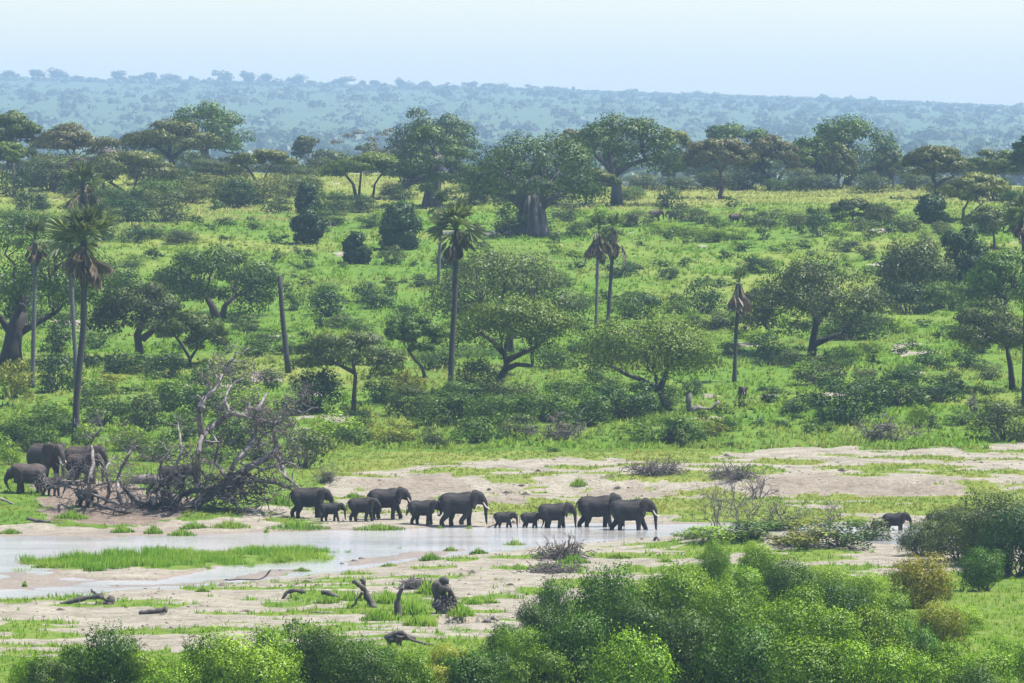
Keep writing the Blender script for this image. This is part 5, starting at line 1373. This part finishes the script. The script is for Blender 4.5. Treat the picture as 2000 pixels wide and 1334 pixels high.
BL = '''20,385,55,55,d 60,412,70,45,d 95,372,110,55,g 175,420,90,40,m 215,402,80,35,m 30,457,110,50,m 110,455,80,40,m 245,432,90,45,d 320,432,90,60,g 375,340,70,42,g 375,396,80,40,o 430,384,120,48,o 500,396,120,52,o 460,406,95,50,d
560,386,80,45,g 600,372,70,40,g 560,345,60,28,g 650,420,70,40,m 540,416,60,35,g 640,440,70,26,m 700,416,70,38,d 620,340,60,35,g 340,440,38,18,g 390,438,40,20,m 438,443,42,22,m 495,448,38,24,m 355,475,70,30,g 262,473,55,34,d 440,469,40,14,g
540,475,46,20,d 300,504,42,28,d 545,511,34,28,g 580,496,25,16,m 605,521,24,14,m 585,526,24,16,m 765,516,50,38,g 720,446,60,28,m 870,522,60,36,d 945,486,40,18,d 992,462,62,62,d 1064,452,36,30,d 1105,432,60,40,g 1085,472,40,20,m 1130,462,45,30,d
1162,438,60,36,l 1195,472,40,30,g 1250,442,70,30,g 1310,408,58,42,d 1340,432,60,35,g 1255,481,25,12,m 1300,457,70,25,l 1240,531,40,24,d 1305,546,40,30,d 1135,526,42,26,d 1210,541,60,32,d 1090,496,40,24,l 1120,501,40,20,l 1390,471,75,24,l 1440,467,60,22,l
1346,461,60,22,l 1370,437,50,30,g 1405,446,50,26,m 1500,447,50,36,g 1470,442,60,26,g 1545,442,60,30,g 1600,462,45,52,d 1595,432,40,35,d 1570,443,60,26,g 1640,428,50,30,m 1720,442,80,42,g 1770,452,60,32,g 1740,457,30,26,d 1790,451,16,18,d 1840,457,40,30,g
1690,452,60,26,g 1640,461,45,20,l 1695,471,35,16,m 1565,486,40,18,d 1545,481,24,14,m 1650,492,60,28,d 1692,507,40,30,g 1450,491,36,24,d 1515,491,28,12,m 1420,506,40,20,m 1480,531,75,30,d 1375,612,70,66,d 1255,622,70,60,d 1320,612,60,36,m 1220,622,60,46,m
1345,642,60,30,m 1385,642,80,32,g 1430,692,50,30,d 1500,712,70,62,d 1540,717,50,42,g 1478,672,60,30,l 1600,752,90,58,g 1770,612,90,58,d 1755,692,40,24,m 1710,712,40,26,m 1820,717,60,38,d 1885,722,60,38,d 1785,682,28,26,g 1740,582,70,60,g 1850,602,110,52,m
1920,600,90,60,m 1655,662,130,66,d 1660,826,140,90,d 1760,792,110,64,d 1835,784,80,54,d 1550,812,60,42,d 1500,786,50,32,d 1530,836,30,16,d 1580,846,40,22,m 1620,846,30,22,m 1725,862,110,68,p 1790,837,45,56,l 1825,842,40,42,g 1900,806,30,48,p 1960,858,120,74,g
1420,842,50,42,m 1480,832,30,22,d 1390,852,60,38,n 1290,862,140,52,m 1215,818,150,72,d 1352,772,40,32,d 1312,792,50,42,m 1095,858,100,64,p 1050,822,130,64,m 1000,804,120,62,g 930,774,100,62,d 860,834,120,64,m 800,812,100,52,g 930,864,90,48,m 850,872,60,38,g
765,868,85,44,n 690,868,70,42,m 1150,832,90,62,m 740,784,70,46,d 612,806,104,84,d 660,858,90,52,l 702,834,50,32,d 1010,852,80,42,g 1080,882,30,14,m 960,832,110,62,m 900,804,100,60,m 592,915,96,92,g 640,942,50,42,p 25,778,75,76,n 110,768,80,76,d
115,694,62,62,d 225,728,60,46,d 270,728,80,42,m 325,738,75,62,d 70,838,100,48,m 60,884,110,62,m 20,908,50,52,l 180,792,60,52,m 200,832,90,62,m 280,842,80,76,g 100,822,90,50,l 340,802,90,62,m 400,812,90,62,d 450,872,100,62,m 560,692,50,36,m 640,617,80,52,d
640,582,60,32,m 575,604,40,42,m 480,652,50,36,g 520,672,60,32,m 505,692,60,30,m 440,692,30,22,m 450,722,40,20,m 740,602,60,38,d 715,592,60,42,d 760,562,40,22,m 790,626,60,34,m 480,800,80,50,l 520,840,80,50,m 360,860,90,50,m 250,880,80,50,l 300,900,90,46,m
420,905,80,40,m 500,900,70,44,g 215,770,60,40,n 390,760,70,50,m 470,760,60,36,m 530,760,60,42,g 640,760,60,36,m 700,650,50,28,m 660,640,60,30,g 800,760,70,40,n 850,720,60,36,d 1080,720,70,50,m 1130,690,50,30,d 1180,760,70,40,m 1110,780,80,46,m 1240,700,60,26,m
1420,640,60,34,m 1450,660,40,26,g 1640,720,60,34,m 1690,760,70,40,g 1780,740,60,34,m 1850,760,60,34,m 1930,740,60,34,g 1920,690,60,40,m 1700,690,50,26,l 1640,700,50,24,l 1600,800,60,34,m 1880,830,60,30,m 1240,590,50,28,m 1180,585,40,24,d 1090,560,60,30,m 1140,600,50,28,m
1050,540,60,26,m 960,510,50,24,m 900,530,50,22,m 830,560,50,26,d 1290,520,40,20,m 1340,520,36,18,m 1400,560,40,20,d 1560,540,40,18,m 1620,530,40,22,d 1700,540,40,24,m 1580,500,30,14,m 240,560,60,50,d 200,540,50,40,m 260,520,50,26,l 560,570,40,22,m 600,560,40,20,g
50,640,90,70,d 130,640,70,50,m 190,680,70,40,m 20,860,70,40,m 130,850,70,50,m 170,870,60,44,l 240,810,60,44,m 320,780,60,40,l 1560,640,40,20,m 1760,650,60,30,l 1800,640,40,20,m 1840,660,40,22,m 1720,640,50,28,m 1880,660,50,26,l
60,300,90,40,g 20,318,80,36,m 150,350,110,50,g 90,345,90,45,g 290,360,90,50,g 350,370,80,40,m 310,400,100,50,m 170,385,90,44,d 60,365,80,40,d 250,405,80,40,m 400,350,80,34,g 450,352,80,36,o 300,465,60,34,m 200,470,70,40,d 150,500,80,44,m 1780,372,80,34,g 1400,372,90,38,g 1460,372,80,46,g 1560,374,80,40,g 1260,374,80,36,g 1330,374,70,32,g 1700,376,80,36,g 1850,384,90,40,g 1940,392,90,50,d 1990,420,80,50,d 1960,455,90,50,m 780,390,80,34,m 910,400,70,40,d 960,398,70,36,g 1080,398,70,34,g 1150,380,70,30,g 1230,392,60,28,m 1600,372,70,34,g 1520,376,60,28,m
1400,1056,120,32,l 1478,1050,110,38,m 1560,1068,120,48,n 1640,1068,120,50,m 1700,1056,80,46,g 1345,1052,60,22,l 1520,1040,110,40,g'''
for t in BL.split():
    a = t.split(','); bush(*[float(v) for v in a[:4]], a[4])
# bare-branched shrubs on the river island and debris bushes
for px, row, w, h in ((1400, 1040, 130, 118), (1452, 1030, 120, 130), (1535, 1036, 120, 96), (1615, 1046, 100, 80), (1480, 975, 70, 60)):
    b = hit(px, row); s = b.y / FPX
    o = empty('bare_shrub', b, px)
    link('branches', bare_tree_mesh(np.random.default_rng(int(px)), h * s * 1.05, w * s * .8, 7, 3, .06, 'branches', 'twig', .45, (2, 4)), o)
    BUSHES.append((o, px, row, w, h, 'p', False, False))
def dead_thicket(label, foot, w, h, seed, stems=14, dark='dead_dark'):
    b = hit(*foot); s = b.y / FPX
    o = props(empty('dead_thicket', b), label, 'dead bush', 'dead thorn bushes by the river')
    link('branches', bare_tree_mesh(np.random.default_rng(seed), h * s, w * s, stems, 3, .08, 'branches', dark, .12, (2, 4)), o)
    r = np.random.default_rng(seed + 1); T = Tubes()
    for _ in range(150):
        c = np.array([r.normal(0, w * s * .2), r.normal(0, w * s * .15), abs(r.normal(0, h * s * .16))]); d = r.normal(size=3); d[2] *= .5; d /= np.linalg.norm(d); L = r.uniform(.3, 1.0)
        T.add(crooked(c - d * L, c + d * L, 5, .12, r), np.linspace(.04, .012, 5), 4)
    props(link('debris', T.mesh('debris', M['twig']), o), kind='stuff')
dead_thicket('dead thorn bush with upright bare twigs on the near bank below the leading bull', (1090, 1092), 130, 66, 31)
dead_thicket('grey tangle of dead twigs in the sand, right below the upright dead bush', (1080, 1118), 130, 34, 32, 10, 'twig')
dead_thicket('large dead brushwood heap on the far sand bank', (1282, 928), 150, 62, 33, 18)
dead_thicket('arching dead brush right of the large brushwood heap', (1432, 934), 120, 50, 34, 12)
dead_thicket('small dead brush on the grass behind the stumps', (810, 1150), 70, 40, 35, 8, 'twig')
dead_thicket('dry brown brush at the edge of the foreground bushes', (1060, 1235), 70, 60, 36, 8, 'twig')
# foreground
FL = '''200,1400,170,190,k 100,1410,120,120,f 290,1405,130,130,f 420,1405,150,165,f 530,1395,165,175,f 612,1375,150,155,f 692,1350,110,112,k 480,1445,210,155,f 330,1450,160,120,f 760,1385,130,105,k 842,1392,130,95,n 902,1372,120,92,k 962,1384,140,115,k
1178,1292,150,178,k 1092,1255,110,130,k 1302,1275,170,160,f 1402,1292,150,155,f 1252,1345,170,165,f 1122,1395,190,195,k 1050,1405,150,135,f 1222,1425,200,185,f 1332,1385,180,185,f 1442,1392,200,185,k 1400,1152,74,92,f 1482,1182,104,115,f 1542,1202,124,105,f
1442,1224,134,115,f 1352,1234,134,115,f 1562,1264,150,125,f 1642,1254,130,112,k 1502,1335,190,155,f 1602,1365,200,185,f 1702,1345,190,165,f 1782,1334,130,112,k 1562,1435,220,165,f 1702,1435,200,155,f 1822,1405,150,135,f 1902,1415,150,110,f 1962,1394,120,84,f
1792,1188,150,98,y 1835,1272,110,88,n 1950,1105,180,140,g 1872,1095,140,100,g 1985,1125,150,155,d 1845,1055,120,64,g 1922,1155,110,80,k 1800,1085,110,70,g 1690,1210,110,90,f 1740,1260,110,100,f 1480,1120,80,60,l 1340,1150,70,50,l 1010,1320,120,90,f 930,1400,170,130,k 700,1410,180,150,f 800,1400,150,130,f 880,1345,110,80,n 990,1300,110,85,k 1060,1290,120,110,f 1910,1370,150,110,f 1980,1350,120,100,f 1850,1330,110,80,f 740,1330,90,70,k 640,1320,110,80,f 60,1370,110,85,f 150,1345,90,90,f 250,1360,120,100,f 340,1350,90,70,f 1620,1190,110,80,f 1290,1200,110,80,l 1230,1260,120,110,f 1880,1240,90,60,l'''
for q_, t in enumerate(FL.split()):
    a = t.split(',')
    if a[4] == 'f' and q_ % 4 == 1: a[4] = 'm'
    if a[4] == 'f' and q_ % 5 == 2: a[4] = 'l'
    bush(*[float(v) for v in a[:4]], a[4], fg=True)
# small low shrubs scattered over the open slope: the countless smallest ones are one mass
rb = np.random.default_rng(41)
LOW = []
def low(b, W, Hh, kind, i):
    me_ = PROTO['s'][i % 6][0]
    V = np.empty(len(me_.vertices) * 3, np.float32); me_.vertices.foreach_get('co', V); V = V.reshape(-1, 3).astype(float)
    a = i * 1.7; c, s_ = math.cos(a), math.sin(a)
    V = np.stack([(V[:, 0] * c - V[:, 1] * s_) * W, (V[:, 0] * s_ + V[:, 1] * c) * W, V[:, 2] * Hh], -1) + np.array(b)
    nn_ = V - np.array(b) - np.array([0, 0, Hh * .25]); nn_ /= np.linalg.norm(nn_, axis=1, keepdims=True) + 1e-9
    LOW.append((V, 'dmgl'.index(kind), nn_))
keep = sorted([r_ for r_ in BUSHES if r_[5] != 'p'], key=lambda r_: -r_[3] * r_[4])
for k, rec in enumerate(keep[296:]):
    o, px, row, w, h, kind, fg, auto = rec
    BUSHES.remove(rec); b = o.location.copy(); s = b.y / FPX
    for ch in list(o.children): bpy.data.objects.remove(ch)
    bpy.data.objects.remove(o)
    low(b, w * s * 1.08, h * s * 1.08, kind if kind in 'dmgl' else 'm', k)
cnt = 0
while cnt < 360:
    row = 375 + 500 * rb.random() ** 1.1; px = rb.uniform(-250, 2250)
    b = hit(px, row)
    if b.y > 1085 or (b.y > 935 and px > 1080) or float(fbm(np.array([b.x / 14]), np.array([b.y / 18]), 3, 88)[0]) < .5: continue
    w = rb.uniform(12, 40) * (1 if row < 600 else 1.2); s = b.y / FPX
    low(b, w * s, w * s * rb.uniform(.5, .85), 'ddmmgl'[int(rb.integers(6))], cnt); cnt += 1
V = np.concatenate([v for v, _, _n in LOW])
me = fast_mesh('low_shrubs', V, np.arange(len(V)).reshape(-1, 4), normals=np.concatenate([q_ for _v, _k, q_ in LOW]))
for q in ('dark', 'mid', 'grey', 'lime'): me.materials.append(M[q])
me.polygons.foreach_set('material_index', np.concatenate([np.full(len(v) // 4, k, np.int32) for v, k, _n in LOW]))
props(link('low_shrubs', me), 'small low shrubs sprinkled over the grassy slope', 'shrubs', kind='stuff')

# labels: look, size and the nearest thing one can find
MARK = [(1039, 430, 'the central baobab'), (842, 390, 'the old baobab'), (1205, 380, 'the broad baobab'), (338, 325, 'the umbrella acacia'), (420, 580, 'the broad dark tree'), (555, 680, 'the bare palm pole'), (885, 640, 'the central palm'),
        (1180, 600, 'the two slim palms'), (1436, 700, 'the solitary palm'), (1590, 660, 'the fork-trunked grey-green tree'), (1300, 740, 'the V-trunked acacia'), (975, 740, 'the leaning acacia'), (690, 770, 'the thin-trunked thorn tree'),
        (160, 780, 'the tall left palm'), (275, 680, 'the grey sparse tree'), (420, 900, 'the fallen dead tree'), (1450, 775, 'the grass-standing elephant'), (1885, 530, 'the tall right evergreen'), (1820, 420, 'the round right evergreen'),
        (778, 450, 'the rounded evergreen'), (600, 450, 'the small left evergreen'), (1975, 740, 'the straight-trunked right-edge tree'), (1280, 425, 'the far browsing elephants'), (1436, 430, 'the lone far elephant'), (695, 495, 'the squat evergreen'),
        (1409, 375, 'the red-trunked acacia'), (1650, 360, 'the dome-crowned tree'), (255, 380, 'the many-stemmed acacia'), (697, 380, 'the pale-stemmed acacia'), (163, 420, 'the left palm crowns'), (370, 700, 'the Y-stemmed acacia'),
        (1282, 915, 'the brushwood heap'), (720, 1160, 'the forked stump'), (868, 1170, 'the uprooted stump'), (1240, 1020, 'the leading bull'), (1750, 1030, 'the young elephant at right'), (1792, 1140, 'the golden bush'), (780, 1265, 'the root tangle'), (1090, 1080, 'the upright dead bush')]
groups = {}
for rec in BUSHES:
    o, px, row, w, h, kind, fg, auto = rec
    dd = sorted(MARK, key=lambda m: (m[0] - px) ** 2 + ((m[1] - row) * 1.4) ** 2)
    mx, my, nm = dd[0]
    if kind == 'y' and nm == 'the golden bush': mx, my, nm = 1750, 1030, 'the young elephant at right'
    dx, dy = px - mx, row - my
    far_ = abs(dx) > 110 or abs(dy) > 80
    if abs(dx) > abs(dy) * 1.2: rel_ = ('well ' if far_ else '') + ('right of' if dx > 0 else 'left of')
    else: rel_ = ('well ' if far_ else 'just ') + ('below' if dy > 0 else 'above')
    size = ('tiny' if w < 22 else 'small' if w < 45 else 'mid-sized' if w < 90 else 'large')
    if kind == 'p': o['category'] = 'shrub'
    else: o['category'] = 'bush'
    o['group'] = 'foreground bushes on the near bank' if fg else 'bare shrubs by the river' if kind == 'p' else 'small shrubs on the slope' if auto else 'bushes on the slope and far bank'
    groups.setdefault('%s %s %s %s' % (size, LOOK[kind][1], rel_, nm), []).append((px, row, o))
for lab, lst in groups.items():
    if len(lst) == 1: lst[0][2]['label'] = lab; continue
    lst.sort(key=lambda t: t[0])
    n = len(lst)
    for i, (px, row, o) in enumerate(lst):
        o['label'] = '%s, %s' % (lab, ('left one of two', 'right one of two')[i] if n == 2 else ('leftmost' if i == 0 else 'rightmost' if i == n - 1 else words[i] + ' from left'))

# ------------------------------------------------------------------ grass clumps by the water, stones
CL = [(395, 1156, 34, 14), (680, 1086, 34, 16), (780, 1078, 14, 14), (795, 1074, 10, 10), (842, 1094, 50, 24), (880, 1076, 30, 14), (935, 1082, 40, 18), (1005, 1070, 58, 24), (760, 1106, 40, 12), (590, 1118, 40, 12), (48, 1146, 10, 18), (545, 1098, 30, 14), (440, 1114, 40, 10),
      (450, 1030, 80, 22), (580, 1032, 130, 20), (740, 1034, 110, 18), (355, 1046, 60, 22), (520, 1042, 12, 14), (860, 1034, 26, 12), (915, 1036, 24, 14), (240, 1040, 50, 24), (300, 1042, 40, 24), (140, 1012, 70, 24), (690, 972, 40, 16), (1130, 948, 36, 22), (380, 1032, 60, 20), (20, 1042, 50, 16), (185, 1115, 50, 18), (90, 1112, 60, 16),
      (800, 1200, 70, 46), (760, 1178, 60, 34), (690, 1172, 70, 26), (840, 1160, 60, 40), (640, 1178, 60, 22), (740, 1212, 80, 34), (820, 1222, 70, 34), (960, 1178, 36, 16), (1120, 1100, 70, 26), (925, 1180, 34, 18), (1210, 1090, 50, 16), (470, 1090, 20, 12), (900, 1205, 60, 30), (1300, 1098, 40, 14), (1375, 1092, 40, 16), (600, 990, 60, 26), (545, 985, 50, 30)]
rc = np.random.default_rng(77)
for i, (px, row, w, h) in enumerate(sorted(CL)):
    b = hit(px, row); s = b.y / FPX; W, Hh = w * s, h * s
    n = int(160 + W * 100)
    a = rc.uniform(0, 2 * math.pi, n); q = np.sqrt(rc.random(n))
    q = q ** 1.25; X = np.cos(a) * q * W * .5; Y = np.sin(a) * q * W * .36
    B = np.stack([X, Y, np.full(n, -.06)], -1); hh = Hh * rc.uniform(.35, 1.0, n) * (1.05 - .75 * q)
    az = rc.uniform(0, 2 * math.pi, n); ln = rc.uniform(.05, .45, n)
    mid = B + np.stack([np.cos(az) * ln * hh * .35, np.sin(az) * ln * hh * .35, hh * .6], -1)
    tip = B + np.stack([np.cos(az) * ln * hh, np.sin(az) * ln * hh, hh], -1)
    sd_ = np.stack([-np.sin(az), np.cos(az), np.zeros(n)], -1) * .03
    V = np.stack([B - sd_, B + sd_, mid + sd_ * .7, tip, mid - sd_ * .7], 1).reshape(-1, 3)
    o = link('grass_clump', fast_mesh('grass_clump', V, np.arange(n * 5).reshape(n, 5), GM4, normals=np.tile(np.array([.1, -.35, .93]), (n * 5, 1))), loc=b)
    if row > 1130: nm = 'on the near sand bank'
    elif row > 1060: nm = 'at the near water edge'
    else: nm = 'along the far shore'
    props(o, None, 'grass clump', 'green grass clumps by the river'); o['_k'] = nm; o['_x'] = px
for nm in ('on the near sand bank', 'at the near water edge', 'along the far shore'):
    L_ = sorted([o for o in bpy.data.objects if o.get('_k') == nm], key=lambda o: o['_x'])
    for i, o in enumerate(L_):
        o['label'] = 'green grass clump %s, %s' % (nm, 'leftmost of them' if i == 0 else 'rightmost of them' if i == len(L_) - 1 else words[i] + ' from the left' if i < 20 else ordinal(i) + ' from the left')
        del o['_k']; del o['_x']
ST = Tubes(); stone_mat = plain('river_stone', (.20, .17, .15), .8)
rs = np.random.default_rng(9)
for i, (px, row, w) in enumerate([(693, 1096, 14), (706, 1091, 12), (548, 1114, 9), (540, 1096, 8), (668, 1104, 9), (758, 1068, 9), (1222, 1130, 8), (970, 1084, 9), (230, 1144, 7), (285, 1150, 8), (742, 938, 8), (660, 1110, 10), (600, 1102, 8)]):
    b = hit(px, row); s = b.y / FPX; T = Tubes(); R = w * s * .5
    ang = np.linspace(-1, 1, 6)
    ellip_loft(T, [(x * R, 0, R * .1, max(.02, R * .8 * math.sqrt(max(0, 1 - x * x)) * rs.uniform(.85, 1.15)), max(.015, R * .5 * math.sqrt(max(0, 1 - x * x)) * rs.uniform(.85, 1.15))) for x in ang])
    props(link('stone', T.mesh('stone', stone_mat), loc=b), 'small brown stone at the water edge, %s from the left' % ordinal(sorted([693, 706, 548, 540, 668, 758, 1222, 970, 230, 285, 742, 660, 600]).index(px)), 'stone', 'small stones by the water')
